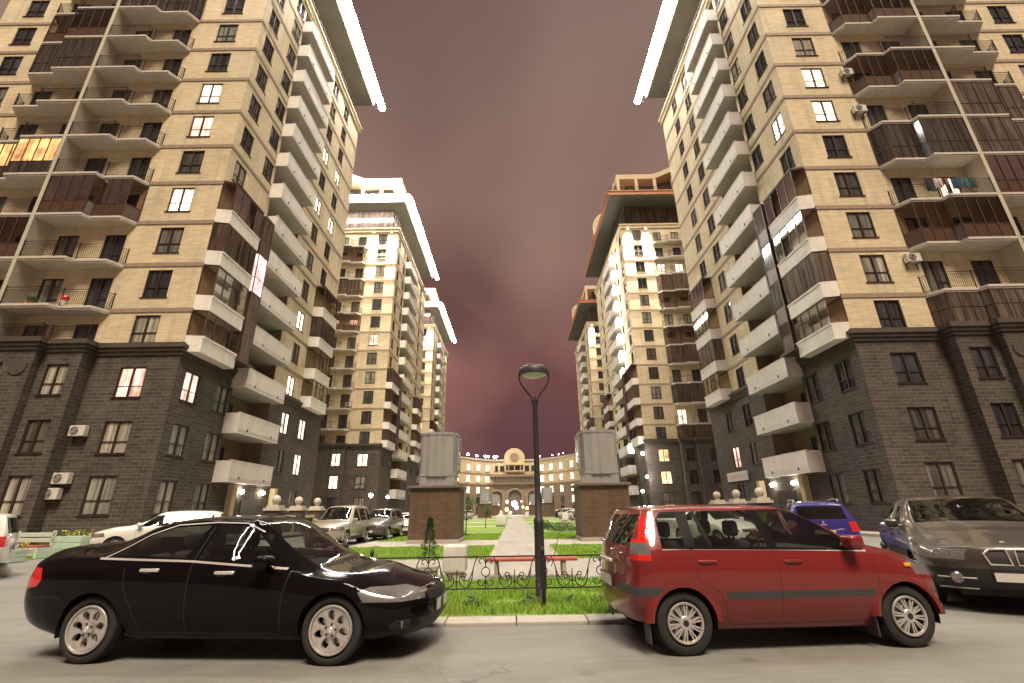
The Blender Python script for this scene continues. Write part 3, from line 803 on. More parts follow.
    # floodlights along the left roof edge
    for x in (-18.0, -15.6, -13.0, -10.2, -9.2, -7.2, -6.4):
        b = MB(); b.box(-.05,.05,-.05,.05,0,.9); b.rbox(-.28,.28,-.2,.2,.85,1.3,.06)
        f = b.build('floodlight', M['lampgrey'], T, loc=(x, fy(x), 19.7))
        b = MB(); b.ball((0,-.26,1.07), .33, 10, 6); b.build('lens', M['lampw'], f)
    for x in (9, 13, 15, 16.4):
        b = MB(); b.box(-.05,.05,-.05,.05,0,.7); b.rbox(-.2,.2,-.15,.15,.65,1.0,.05)
        f = b.build('floodlight', M['lampgrey'], T, loc=(x, fy(x), 19.7))
        b = MB(); b.ball((0,-.18,.85), .1, 8, 6); b.build('lens', M['lamp'], f)
crescent()
bpy.data.objects['arch_building'].scale = (1,1,.93)
# ------------------------------------------------------------------ cars
def smooth_curve(pts):
    xs = [p[0] for p in pts]; ys = [p[1] for p in pts]; n = len(xs)
    d = [(ys[i+1]-ys[i])/(xs[i+1]-xs[i]) for i in range(n-1)]
    m = [d[0]] + [0 if d[i-1]*d[i] <= 0 else 2*d[i-1]*d[i]/(d[i-1]+d[i]) for i in range(1, n-1)] + [d[-1]]
    def f(x):
        if x <= xs[0]: return ys[0]
        if x >= xs[-1]: return ys[-1]
        i = max(k for k in range(n-1) if xs[k] <= x); h = xs[i+1]-xs[i]; t = (x-xs[i])/h
        return ys[i]*(1+2*t)*(1-t)**2 + m[i]*h*t*(1-t)**2 + ys[i+1]*t*t*(3-2*t) + m[i+1]*h*t*t*(t-1)
    return f
def sstep(t): t = min(1, max(0, t)); return t*t*(3-2*t)
PARTS = ['body', 'gap', 'trim', 'windscreen', 'rear_window', 'side_window', 'headlight', 'taillight', 'grille', 'bumper', 'cladding', 'chrome', 'door']

def make_car(sp):
    """a car as one lofted skin cut into its panels; x runs from the tail (0) to the nose (L)"""
    xo = sp.get('xoff', 0)
    if xo:
        sp = dict(sp); sp['L'] -= xo
        for k in ('zb','zs','ze','ws','wt'):
            f = smooth_curve(sp[k]); sp[k] = [(0, f(xo))] + [(x-xo, v) for x, v in sp[k] if x > xo+.03]
        for k in ('wind','rear','wheels','cab'): sp[k] = tuple(x-xo for x in sp[k])
        sp['mirror'] = (sp['mirror'][0]-xo, sp['mirror'][1])
    kz = sp.get('kz', 1)
    def SZ(z): return z if z < .32 else .32+(z-.32)*kz
    if kz != 1:
        sp = dict(sp)
        for k in ('zb','zs','ze'): sp[k] = [(x, SZ(z)) for x, z in sp[k]]
        for k in ('nose','tail'): sp[k] = [(SZ(z), v) for z, v in sp[k]]
        sp['belt'] = SZ(sp['belt']); sp['mirror'] = (sp['mirror'][0], SZ(sp['mirror'][1]))
    L, W = sp['L'], sp['W']/2
    fb, fs, fe = smooth_curve(sp['zb']), smooth_curve(sp['zs']), smooth_curve(sp['ze'])
    fws, fwt = smooth_curve(sp['ws']), smooth_curve(sp['wt'])
    cr = sp.get('crown', .05); tuck = sp.get('tuck', .09)
    st = sp.get('step', .075)
    xs = set(round(i*st, 3) for i in range(int(L/st)+1)) | {.012, .03, .055, L-.055, L-.03, L-.012, L}
    ws0, ws1 = sp['wind']; rs0, rs1 = sp['rear']
    for a in (ws0, ws1, rs0, rs1):
        if a <= 0: continue
        xs = {x for x in xs if abs(x-a) > .022}; xs.add(a)
    xs = sorted(xs)
    tail, nose = smooth_curve(sp['tail']), smooth_curve(sp['nose'])
    def tap(x):
        d = min(x, L-x)
        return 1 - .05*max(0, 1-d/.14)**2
    tb = [.06,.14,.24,.36,.48,.6,.72,.82,.9,.96,1]
    tg = [.1,.3,.5,.7,.88,1]
    rings = []
    for x in xs:
        zb, zs, ze = fb(x), fs(x), fe(x); k = tap(x)
        w1, wt = W*fws(x)*k, W*fwt(x)*k
        wb, wm = w1-tuck, w1+sp.get('bulge', .035)
        h = [(0,zb), (wb*.5,zb), (wb*.85,zb), (wb-.03,zb+.005), (wb,zb+.03)]
        for t in tb:
            y = wb*(1-t)*(1-2*t) + 4*wm*t*(1-t) + w1*t*(2*t-1)
            h.append((y, zb+.03+(zs-zb-.03)*t))
        for t in tg:
            h.append((w1+(wt-w1)*(t**1.12), zs+(ze-zs)*t))
        wi = wt-.055
        for q in (1,.93,.75,.5,.25,0):
            y = wi*q; h.append((y, ze+.012+cr*(1-(y/wt)**2)))
        rings.append(h)
    m = len(rings[0]); N = 2*(m-1)
    bm = bmesh.new(); lay = bm.faces.layers.int.new('part')
    V = []
    for x, h in zip(xs, rings):
        row = [bm.verts.new((x, y, z)) for y, z in h] + [bm.verts.new((x, -y, z)) for y, z in h[-2:0:-1]]
        V.append(row)
    i_wi = m-6
    for i in range(len(xs)-1):
        xc = (xs[i]+xs[i+1])/2
        for j in range(N):
            f = bm.faces.new((V[i][j], V[i+1][j], V[i+1][(j+1) % N], V[i][(j+1) % N]))
            jj = j if j < m-1 else N-1-j
            if jj >= i_wi:
                if ws0 < xc < ws1: f[lay] = 3
                elif rs0 < xc < rs1: f[lay] = 4
    for e, x in ((0, xs[0]), (len(xs)-1, xs[-1])):
        row = V[e]; n = 10; prev = None
        for k in range(0, m):
            if k == 0 or k == m-1: cur = [row[k]]
            else:
                a, b = row[k], row[N-k]
                cur = [a] + [bm.verts.new(a.co.lerp(b.co, q/n)) for q in range(1, n)] + [b]
                if k > m-6:
                    for q, v in enumerate(cur[1:-1]): v.co.z += 0
            if prev:
                if len(prev) == 1:
                    for q in range(len(cur)-1): bm.faces.new((prev[0], cur[q], cur[q+1]))
                elif len(cur) == 1:
                    for q in range(len(prev)-1): bm.faces.new((prev[q], prev[q+1], cur[0]))
                else:
                    for q in range(n): bm.faces.new((prev[q], prev[q+1], cur[q+1], cur[q]))
            prev = cur
    bf, br = sp.get('bowf', .26), sp.get('bowr', .14)
    for v in bm.verts:
        x, y, z = v.co; yy = (abs(y)/W)
        wf, wr = sstep((x-(L-1.0))/1.0), sstep((.9-x)/.9)
        v.co.x = x - wf*(bf*yy**2.3 + nose(z)) + wr*(br*yy**2.3 + tail(z))
        if z > sp['belt']:   # bowed windscreen and rear window
            k = sstep((z-sp['belt'])/.15)*yy*yy
            mid = (ws1+rs0)/2
            v.co.x += (-.13 if x > mid else .08)*k*(1 if (ws0-.15 < x < ws1+.1 or rs0-.1 < x < rs1+.1) else 0)
    bmesh.ops.recalc_face_normals(bm, faces=bm.faces)
    bm.normal_update()

    def SX(x): return x if x < .35 else (x-xo if x > .8 else .35+(x-.35)*(.45-xo)/.45)
    def cut(poly, part, ax='x', sel=None, only=(0,), raw=False):
        """cut a convex outline through the skin seen from the side ('x') or from the end ('y')"""
        if ax == 'x' and xo and not raw: poly = [(SX(p[0]), p[1]) for p in poly]
        if not raw and kz != 1: poly = [(p[0], SZ(p[1])) for p in poly]
        def P2(c): return (c.x, c.z) if ax == 'x' else (c.y, c.z)
        xs_ = [p[0] for p in poly]; zs_ = [p[1] for p in poly]
        lo, hi = (min(xs_)-.12, min(zs_)-.12), (max(xs_)+.12, max(zs_)+.12)
        def pick(margin=True):
            out = []
            for f in bm.faces:
                if f[lay] not in only: continue
                c = f.calc_center_median(); p = P2(c)
                if sel and not sel(c, f.normal): continue
                if lo[0] < p[0] < hi[0] and lo[1] < p[1] < hi[1]: out.append(f)
            return out
        for (a, b) in zip(poly, poly[1:]+poly[:1]):
            fs_ = pick(); g = set(fs_)
            for f in fs_: g.update(f.edges); g.update(f.verts)
            dx, dz = b[0]-a[0], b[1]-a[1]
            no = (dz, 0, -dx) if ax == 'x' else (0, dz, -dx)
            co = (a[0], 0, a[1]) if ax == 'x' else (0, a[0], a[1])
            bmesh.ops.bisect_plane(bm, geom=list(g), dist=1e-5, plane_co=co, plane_no=no)
        area = sum(p[0]*q[1]-q[0]*p[1] for p, q in zip(poly, poly[1:]+poly[:1])); sg = 1 if area > 0 else -1
        hit = []
        for f in pick():
            p = P2(f.calc_center_median())
            if all(sg*((b[0]-a[0])*(p[1]-a[1])-(b[1]-a[1])*(p[0]-a[0])) > 0 for a, b in zip(poly, poly[1:]+poly[:1])): hit.append(f)
        if part is None: bmesh.ops.delete(bm, geom=hit, context='FACES')
        else:
            for f in hit: f[lay] = part
        return hit
    def line(pts, w=.007, part=1, sel=None, only=(0,)):
        for (a, b) in zip(pts, pts[1:]):
            d = Vector((b[0]-a[0], b[1]-a[1])); n = Vector((-d.y, d.x)).normalized()*w/2; d.normalize(); d *= .002
            a_, b_ = Vector(a)-d, Vector(b)+d
            cut([tuple(a_+n), tuple(a_-n), tuple(b_-n), tuple(b_+n)], part, 'x', sel, only)
    side = lambda c, n: abs(n.y) > .35
    up = sp.get('sidesel', side)
    ctx = dict(cut=cut, line=line, side=side, L=L, W=W)
    # wheel arches
    for xw in sp['wheels']:
        ra = sp['arch']; zc = sp['r']
        pol = [(xw+ra*math.cos(2*PI*k/22), zc+ra*math.sin(2*PI*k/22)) for k in range(22)]
        cut(pol, None, 'x', lambda c, n: abs(c.y) > W*.62 and c.z < zc+ra+.2, only=(0,9,10), raw=True)
    sp['panels'](ctx)
    bm.normal_update()
    # ---- split the skin into objects, keeping the shading of the whole
    T = thing(sp['name'], sp['label'], sp['cat'], group=sp.get('group'))
    mats = sp['mats']
    groups = {}
    for f in bm.faces: groups.setdefault(f[lay], []).append(f)
    def sub(fs, name, mlist, midx):
        idx = {}; vs = []; ns = []; faces = []
        for f in fs:
            ff = []
            for v in f.verts:
                if v not in idx: idx[v] = len(vs); vs.append(v.co[:]); ns.append(v.normal[:])
                ff.append(idx[v])
            faces.append(ff)
        me = bpy.data.meshes.new(name); me.from_pydata(vs, [], faces)
        for mm in mlist: me.materials.append(mm)
        me.polygons.foreach_set('material_index', midx)
        me.polygons.foreach_set('use_smooth', [True]*len(faces)); me.validate()
        me.normals_split_custom_set_from_vertices(ns)
        return link(name, me, T)
    bodyf = groups.get(0, []) + groups.get(1, []) + groups.get(2, [])
    mi = [0]*len(groups.get(0, [])) + [1]*len(groups.get(1, [])) + [2]*len(groups.get(2, []))
    sub(bodyf, 'body', [mats['paint'], M['black'], mats.get('trim', M['gloss'])], mi)
    key = {3:('windscreen','glass'), 4:('rear_window','rglass'), 8:('grille','grille'), 9:('bumper','bumper'), 10:('cladding','cladding'), 11:('chrome_strip','chrome')}
    dflt = dict(glass=M['cglass'], rglass=M['tglass'], sglass=M['cglass'], grille=M['black'], bumper=mats['paint'], cladding=M['greyp'], chrome=M['chrome'], head=M['clearlens'], taill=M['redlens'])
    for k in groups:
        if k in (0,1,2): continue
        if k in key:
            nm, mk = key[k]
            if k in (3, 4): sub(groups[k], nm, [mats.get(mk, dflt[mk])], [0]*len(groups[k])); continue
            todo = set(groups[k])
            while todo:
                stack = [todo.pop()]; isl = []
                while stack:
                    f = stack.pop(); isl.append(f)
                    for e in f.edges:
                        for g in e.link_faces:
                            if g in todo: todo.discard(g); stack.append(g)
                if sum(f.calc_area() for f in isl) > 3e-4: sub(isl, nm, [mats.get(mk, dflt[mk])], [0]*len(isl))
            continue
        nm, mk = {5:('side_window','sglass'), 6:('headlight','head'), 7:('taillight','taill'), 12:('door','paint'), 13:('door','paint'), 14:('taillight','clr'), 15:('side_window','sglass2'), 16:('side_window','sglass')}[k]
        mt = mats.get(mk) or {'paint': mats['paint'], 'clr': M['clearlens'], 'sglass2': mats.get('sglass', M['cglass'])}.get(mk) or dflt[mk]
        # separate left from right
        for s_ in (1, -1):
            fs_ = [f for f in groups[k] if f.calc_center_median().y*s_ > 0]
            # and split into connected islands
            todo = set(fs_)
            while todo:
                stack = [todo.pop()]; isl = []
                while stack:
                    f = stack.pop(); isl.append(f)
                    for e in f.edges:
                        for g in e.link_faces:
                            if g in todo: todo.discard(g); stack.append(g)
                if len(isl) > 1 or isl[0].calc_area() > 2e-4: sub(isl, nm, [mt], [0]*len(isl))
    bm.free()
    # wheel wells and underside
    b = MB()
    for xw in sp['wheels']:
        for s_ in (1, -1):
            ra = sp['arch']
            yo = W*(min(fws(xw), 1))*tap(xw) - .02
            v = []; n = 22
            for k in range(n+1):
                a = R(-14)+R(208)*k/n; c_, d_ = math.cos(a), math.sin(a)
                for rr, yy in ((ra+.004, yo), (ra+.02, yo-.30), (.0, yo-.30)): v.append((xw+rr*c_, s_*yy, sp['r']+rr*d_))
            b.add(v, [(k*3+q, k*3+q+1, k*3+q+4, k*3+q+3) for k in range(n) for q in range(2)])
    b.box(.35, L-.45, -W*.6, W*.6, .2, .34); b.box(sp['wheels'][0]-.06, sp['wheels'][0]+.06, -W+.25, W-.25, .24, .36); b.box(sp['wheels'][1]-.06, sp['wheels'][1]+.06, -W+.25, W-.25, .24, .36)
    b.build('underbody', M['black'], T, recalc=False)
    # wheels
    r = sp['r']; tw = sp.get('tw', .2)
    def wheel():
        b = MB(); rr = sp.get('rim', r*.66)
        b.lathe([(rr-.015,.02), (rr+.01,.012), (rr+.02,0), (r-.045,-.004), (r-.012,.012), (r,.04), (r,tw-.03), (r-.02,tw), (rr,tw)], 40, axis='y', cap=False)
        for k in range(40):   # tread grooves read as small blocks
            pass
        tyre = b.build('wheel', M['tyre'], None, smooth=40, recalc=True)
        b = MB(); sp['rimfn'](b, rr)
        rim = b.build('rim', [mats.get('rim', M['alloy']), M['black'], M['chrome']], tyre, smooth=35)
        return tyre
    w0 = wheel()
    for i, xw in enumerate(sp['wheels']):
        for s_ in (-1, 1):
            w_ = w0 if (i == 0 and s_ == -1) else copy_tree(w0)
            w_.parent = T; w_.location = (xw, s_*(W*fws(xw)*1.0 - sp.get('inset', .015)), r)
            w_.rotation_euler = (0, .35*i+.2*s_, 0 if s_ < 0 else PI)
    # cabin
    if sp.get('cabin', True):
        b = MB(); x0, x1 = sp['cab']; zf = .42; wi = W-.22
        b.box(x0-.3, x1+.2, -wi, wi, .3, zf)
        b.rbox(x1-.25, x1+.28, -wi-.02, wi+.02, sp['belt']-.28, sp['belt']-.05, .05); b.box(x0-.35, x0-.05, -wi, wi, zf, sp['belt']-.08)
        b.build('dashboard', M['seat'], T)
        hb = sp['belt']
        xf = x1-.95; xr = xf-.85
        for sy in (1, -1):
            b = MB(); y = sy*.36
            seat_shape(b, xf, y, hb, .25); b.build('seat', M['seat'], T, smooth=50)
            b = MB(); seat_shape(b, xr, y, hb, .3); b.build('seat', M['seat'], T, smooth=50)
        b = MB(); n = 20; c = Vector((x1-.42, sp.get('drv', 1)*.36, hb-.08))
        b.tube([c+Vector((.10*math.sin(a)*.6, .18*math.cos(a), .17*math.sin(a))) for a in [2*PI*k/n for k in range(n)]], .014, 6, closed=True)
        b.tube([c+Vector((0,-.17,0)), c+Vector((.03,0,-.02)), c+Vector((0,.17,0))], .02, 5); b.tube([c+Vector((.03,0,-.02)), c+Vector((.4,0,-.12))], .025, 6)
        b.build('steering_wheel', M['seat'], T, smooth=50)
    # mirrors
    if 'mirror' in sp:
        mx, mz = sp['mirror']
        for s_ in (1, -1):
            b = MB(); yo = W*sp.get('mirw', 1.0)
            b.rbox(mx-.07, mx+.10, s_*(yo+.02) if s_ > 0 else -yo-.22, s_*(yo+.22) if s_ > 0 else -yo-.02, mz-.06, mz+.08, .045)
            b.tube([(mx+.05, s_*(yo-.1), mz-.05), (mx+.03, s_*(yo+.06), mz-.02)], .03, 6)
            b.build('wing_mirror', sp.get('mirmat', mats['paint']), T, smooth=50)
    if 'extra' in sp: sp['extra'](T, sp, fws, fs, fe)
    return T
def seat_shape(b, x, y, hb, w):
    i0 = len(b.v)
    b.rbox(x-.02, x+.48, y-w, y+w, .42, .58, .05); b.rbox(x-.14, x+.02, y-w, y+w, .5, hb+.08, .06); 
    b.rbox(x-.15, x-.05, y-.13, y+.13, hb+.11, hb+.29, .045); b.box(x-.11, x-.09, y-.06, y-.05, hb, hb+.15); b.box(x-.11, x-.09, y+.05, y+.06, hb, hb+.15)

# ---- rims (disc in the xz plane facing -y; y grows inward)
def rim_base(b, rr):
    b.lathe([(rr-.005,.0), (rr-.012,-.012), (rr-.026,-.008), (rr-.034,.012)], 36, axis='y', cap=False); b.lathe([(rr-.034,.012), (rr-.05,.13)], 36, axis='y', mi=1, cap=False)
    b.lathe([(rr-.03,.135), (.001,.135)], 24, axis='y', mi=1, cap=False)
    b.lathe([(.15,.12), (.15,.09), (.001,.09)], 24, axis='y', mi=2, cap=False)
def spoke(b, a, r0, r1, w0, w1, y0=.0, y1=.01, th=.03, mi=0):
    c, s = math.cos(a), math.sin(a); v = []
    for r, w, y in ((r0, w0, y0), (r1, w1, y1)):
        for dy in (0, th):
            for k in (-w, w): v.append((c*r-s*k, y+dy, s*r+c*k))
    b.add(v, [(0,1,5,4), (2,6,7,3), (0,4,6,2), (1,3,7,5), (0,2,3,1), (4,5,7,6)], mi)
def rim_seven(b, rr):
    rim_base(b, rr); n = 7; R0 = rr-.035
    # dished disc with seven oval holes
    for k in range(n):
        a0 = 2*PI*k/n
        nn_ = 18; inn = []; out = []
        rc, ru, rt = R0*.655, R0*.25, R0*.185
        for q in range(nn_):
            t = 2*PI*q/nn_; r_ = rc+ru*math.cos(t); w_ = rt*math.sin(t)
            inn.append((r_*math.cos(a0)-w_*math.sin(a0), r_*math.sin(a0)+w_*math.cos(a0)))
            # sector boundary point in the same direction
            dx, dz = math.cos(t), math.sin(t); tt = 0
            lo, hi = 0, R0
            for _ in range(30):
                md = (lo+hi)/2; X_, Z_ = rc+md*dx, md*dz; rad = math.hypot(X_, Z_); an = abs(math.atan2(Z_, X_))
                if rad < R0 and an < PI/n and rad > R0*.2: lo = md
                else: hi = md
            X_, Z_ = rc+lo*dx, lo*dz
            out.append((X_*math.cos(a0)-Z_*math.sin(a0), X_*math.sin(a0)+Z_*math.cos(a0)))
        v = []; ydish = lambda p: .004+.022*(1-math.hypot(*p)/R0)
        for p, q_ in zip(inn, out):
            v += [(p[0], ydish(p)+.004, p[1]), (q_[0], ydish(q_), q_[1]), (p[0]*1.0, .06, p[1])]
        f = []
        for q in range(nn_):
            q2 = (q+1) % nn_; f += [(3*q,3*q+1,3*q2+1,3*q2), (3*q,3*q2,3*q2+2,3*q+2)]
        b.add(v, f)
    b.lathe([(R0*.33,.006), (R0*.2,.0), (.03,-.004), (.001,-.004)], 24, axis='y', cap=False)
    for k in range(5):
        a = 2*PI*k/5+.3; b.lathe([(.011,-.006), (.011,.0)], 8, (.055*math.cos(a), 0, .055*math.sin(a)), 'y', mi=1)
    b.lathe([(.028,-.008), (.026,-.01), (.001,-.01)], 14, axis='y', mi=2, cap=False)
def rim_multi(n=10, pair=True, dark=False):
    def f(b, rr):
        rim_base(b, rr)
        for k in range(n):
            a = 2*PI*k/n
            if pair:
                spoke(b, a+.10, .05, rr-.028, .0075, .0085, -.004, .006); spoke(b, a-.10, .05, rr-.028, .0075, .0085, -.004, .006)
            else: spoke(b, a, .04, rr-.03, .028, .022, -.004, .006)
        b.lathe([(.07,.0), (.06,-.008), (.001,-.008)], 18, axis='y', cap=False); b.lathe([(.032,-.012), (.001,-.012)], 14, axis='y', mi=1, cap=False)
    return f
def handles(T, pts, W, mt):
    for x, z, y in pts:
        for s_ in (1, -1):
            b = MB(); y_ = s_*(y+.022); b.rbox(x-.11, x+.11, y_-.02, y_+.02, z-.018, z+.018, .012); b.rbox(x-.07, x+.03, y_-.012, y_+.012, z-.034, z-.016, .006, mi=1)
            b.build('door_handle', [mt, M['black']], T, smooth=50)
def plate(T, x, z, w=.52, y=0, tilt=0):
    b = MB(); b.rbox(-.01, .01, -w/2-.012, w/2+.012, -.068, .068, .004, mi=1); b.box(-.012, .012, -w/2, w/2, -.056, .056, 0)
    b.build('number_plate', [M['plate'], M['black']], T, loc=(x, y, z), rot=(0, tilt, 0))

# ---------------------------------------------------------------- black saloon
def sedan_panels(c):
    cut, line, side = c['cut'], c['line'], c['side']
    hi = lambda c_, n: abs(n.y) > .3 and c_.z > .76
    cut([(1.13,1.085), (1.98,1.045), (2.04,1.39), (1.62,1.37), (1.38,1.275)], 5, 'x', hi)
    cut([(2.13,1.04), (3.04,.965), (2.98,1.03), (2.66,1.29), (2.46,1.38), (2.16,1.395)], 5, 'x', hi)
    line([(.98,1.05), (2.05,1.012), (3.15,.925)], .022, 11, side)                       # bright strip under the glass
    line([(1.03,1.055), (1.35,1.295), (1.62,1.40), (2.1,1.425), (2.47,1.41), (2.7,1.31)], .014, 11, hi)
    line([(1.32,.94), (1.36,.78), (1.5,.5), (1.58,.3)], .008, 1, side); line([(2.10,1.37), (2.08,.93), (2.10,.3)], .008, 1, side)
    line([(3.2,.9), (3.16,.7), (3.14,.3)], .008, 1, side); line([(1.58,.285), (3.14,.275)], .008, 1, side)
    line([(3.2,.9), (3.3,.885)], .008, 1, side)
    cut([(4.02,.59), (4.62,.57), (4.60,.705), (4.05,.725), (3.95,.685)], 6, 'x', lambda c_, n: abs(c_.y) > .42)
    cut([(-.05,.70), (.30,.76), (.34,.83), (.28,.95), (-.05,.97)], 7, 'x', lambda c_, n: abs(c_.y) > .45)
    fr = lambda c_, n: c_.x > 4.1 and n.x > .25
    cut([(-.40,.54), (.40,.54), (.44,.65), (-.44,.65)], 8, 'y', fr)
    cut([(-.5,.24), (.5,.24), (.56,.38), (-.56,.38)], 8, 'y', fr)
    line([(3.99,.585), (4.65,.60)], .008, 1, lambda c_, n: True); line([(.0,.62), (.55,.66), (.66,.62)], .008, 1, side)
    for s in (1, -1): cut([(s*.68,.30), (s*.80,.31), (s*.80,.40), (s*.68,.40)], 8, 'y', fr)
def sedan_extra(T, sp, fws, fs, fe):
    W = sp['W']/2
    handles(T, [(1.62,.89,W-.006), (2.48,.86,W-.006)], W, M['chrome'])
    plate(T, 4.655, .45); plate(T, .0, .77)
    b = MB()
    for z in (.555,.585,.615): b.tube([(4.55-.12*(y/.4)**2-.02, y, z) for y in [-.4+.08*k for k in range(11)]], .008, 4)
    b.lathe([(.05,0), (.04,.012), (.001,.012)], 16, (4.585,0,.60), 'x'); b.build('grille_bar', M['chrome'], T)
    b = MB(); b.tube([(3.33, -.45, .89), (3.42, .0, .90)], .010, 4); b.tube([(3.38, .1, .90), (3.3, .6, .88)], .012, 4); b.build('wiper', M['black'], T)
    for s in (1,-1):
        b = MB(); b.lathe([(.045,0), (.04,.012), (.001,.014)], 14, (4.415, s*.74, .355), 'x'); b.build('fog_lamp', M['clearlens'], T, smooth=40)
    b = MB(); b.tube([(.25,.35,.22), (.02,.35,.22)], .03, 8); b.build('exhaust', M['chrome'], T)
SEDAN = dict(name='parked_car', label='black saloon car with seven-hole silver rims parked by the kerb', cat='car', L=4.67, W=1.76, belt=.96, step=.07,
    zb=[(0,.34),(.25,.27),(.7,.22),(3.9,.20),(4.3,.2),(4.67,.24)], zs=[(0,1.0),(.5,1.055),(1.2,1.05),(2.2,1.005),(3.1,.90),(3.3,.86),(3.8,.79),(4.3,.70),(4.67,.62)],
    kz=.945, ze=[(0,1.06),(.13,1.125),(.62,1.15),(.84,1.17),(1.02,1.225),(1.3,1.36),(1.55,1.42),(2.05,1.445),(2.42,1.435),(2.68,1.385),(3.0,1.175),(3.42,.905),(3.55,.875),(4.0,.815),(4.4,.725),(4.67,.64)],
    ws=[(0,.90),(.5,.965),(1.2,.985),(3.6,.985),(4.3,.95),(4.67,.90)], wt=[(0,.80),(.5,.80),(.72,.74),(1.2,.69),(1.6,.66),(2.6,.66),(3.0,.71),(3.42,.78),(3.6,.80),(4.3,.80),(4.67,.78)],
    wind=(2.70,3.40), rear=(.88,1.50), crown=.04, wheels=(1.02,3.70), r=.32, arch=.357, rim=.235, tw=.2,
    nose=[(0,.16),(.2,.10),(.36,.0),(.5,0),(.62,.03),(.72,.12),(1,.3)], tail=[(.2,.12),(.4,.02),(.6,0),(.85,.0),(1.0,.03),(1.15,.10),(1.4,.12)],
    bowf=.34, bowr=.15, panels=sedan_panels, extra=sedan_extra, rimfn=rim_seven, mats=dict(paint=M['pblack'], rglass=M['cglass']), cab=(1.2,3.0), mirror=(2.93,.99), mirw=.965)
# ---------------------------------------------------------------- red small people carrier
def mpv_panels(c):
    cut, line, side = c['cut'], c['line'], c['side']
    hi = lambda c_, n: abs(n.y) > .3 and c_.z > .9
    cut([(.50,1.05), (.90,1.055), (.90,1.41), (.66,1.40), (.54,1.33)], 5, 'x', hi)
    cut([(1.02,1.055), (1.86,1.035), (1.80,1.43), (1.04,1.42)], 5, 'x', hi)
    cut([(1.97,1.03), (2.95,.995), (2.86,1.07), (2.56,1.28), (2.30,1.41), (1.92,1.43)], 5, 'x', hi)
    line([(1.20,1.05), (1.12,1.42)], .05, 2, hi, (0,5))
    cut([(.49,1.035), (3.0,.98), (2.90,1.08), (2.57,1.31), (2.30,1.432), (.66,1.425), (.52,1.34)], 2, 'x', hi)
    line([(.5,1.03), (.95,1.032)], .012, 11, side); line([(.98,1.032), (1.9,1.012), (3.02,.975)], .018, 11, side)
    line([(.965,1.46), (.955,.9), (1.0,.72)], .008, 1, side); line([(1.93,1.45), (1.90,.3)], .008, 1, side)
    line([(3.03,.98), (3.05,.7), (3.0,.3)], .008, 1, side); line([(1.32,.27), (3.0,.27)], .008, 1, side); line([(1.0,.72), (1.22,.6), (1.32,.27)], .008, 1, side)
    line([(3.03,.97), (3.25,.93), (3.55,.86)], .008, 1, side)
    cut([(1.3,.52), (2.98,.52), (2.98,.595), (1.27,.60)], 10, 'x', side); cut([(.02,.57), (.36,.575), (.40,.66), (.02,.66)], 10, 'x', lambda c_, n: abs(c_.y) > .3)
    cut([(3.76,.50), (4.05,.50), (4.05,.62), (3.80,.64)], 10, 'x', lambda c_, n: abs(c_.y) > .3)
    cut([(-.1,.92), (.29,.92), (.30,1.22), (.10,1.22)], 7, 'x', lambda c_, n: abs(c_.y) > .66 and c_.z > .8)
    cut([(.0,1.22), (.30,1.22), (.36,1.42), (.15,1.44)], 7, 'x', lambda c_, n: abs(c_.y) > .60 and n.z < .6)
    cut([(-.1,.98), (.29,.98), (.285,1.10), (-.1,1.10)], 14, 'x', lambda c_, n: abs(c_.y) > .67, only=(7,))
    cut([(3.55,.72), (4.0,.68), (3.92,.84), (3.5,.88)], 6, 'x', lambda c_, n: abs(c_.y) > .4)
    cut([(-.36,.58), (.36,.58), (.40,.70), (-.40,.70)], 8, 'y', lambda c_, n: c_.x > 3.5 and n.x > .2)
    cut([(-.62,1.06), (.62,1.06), (.56,1.40), (-.56,1.40)], 4, 'y', lambda c_, n: c_.x < .6 and n.x < -.3 )
    line([(.02,.87), (.31,.87), (.42,.9)], .008, 1, side)
def mpv_extra(T, sp, fws, fs, fe):
    W = sp['W']/2
    handles(T, [(.92,.90,W-.004), (1.90,.885,W-.004)], W, sp['mats']['paint'])
    plate(T, -.012, .66); plate(T, 3.85, .46)
    for s in (1, -1):
        for xw in sp['wheels']:
            b = MB(); n = 18; r0, r1 = sp['arch']-.002, sp['arch']+.075
            yo = W*fws(xw)
            a0, a1 = R(2), R(178); v = []
            for k in range(n+1):
                a = a0+(a1-a0)*k/n
                for rr, dy in ((r0,-.04), (r0,.02), (r0+.03,.026), (r1,-.004), (r1+.012,-.04)): v.append((xw+rr*math.cos(a), s*(yo+dy), sp['r']+rr*math.sin(a)))
            f = []
            for k in range(n):
                for q in range(4): f.append((k*5+q, k*5+q+1, k*5+q+6, k*5+q+5))
            b.add(v, f); b.build('arch_flare', sp['mats']['paint'], T, smooth=40)
            b = MB(); b.box(xw-.40, xw-.385, s*(W-.2), s*(W-.03), .12, .40); b.build('mud_flap', M['greyp'], T)
        b = MB(); b.rbox(3.22, 3.30, s*(W-.01)-.012, s*(W-.01)+.012, .80, .84, .01); b.build('side_repeater', M['amber'], T)
        b = MB(); b.tube([(.5, s*.54, 1.46), (1.3, s*.55, 1.477), (2.0, s*.54, 1.458)], .012, 5); b.build('roof_gutter', M['black'], T)
    b = MB(); b.rbox(-.02, .02, -.25, .25, .86, .9, .01); b.build('tailgate_handle', M['chrome'], T)
    b = MB(); b.tube([(.02, 0, 1.06), (.06, .4, 1.08)], .012, 4); b.build('wiper', M['black'], T)
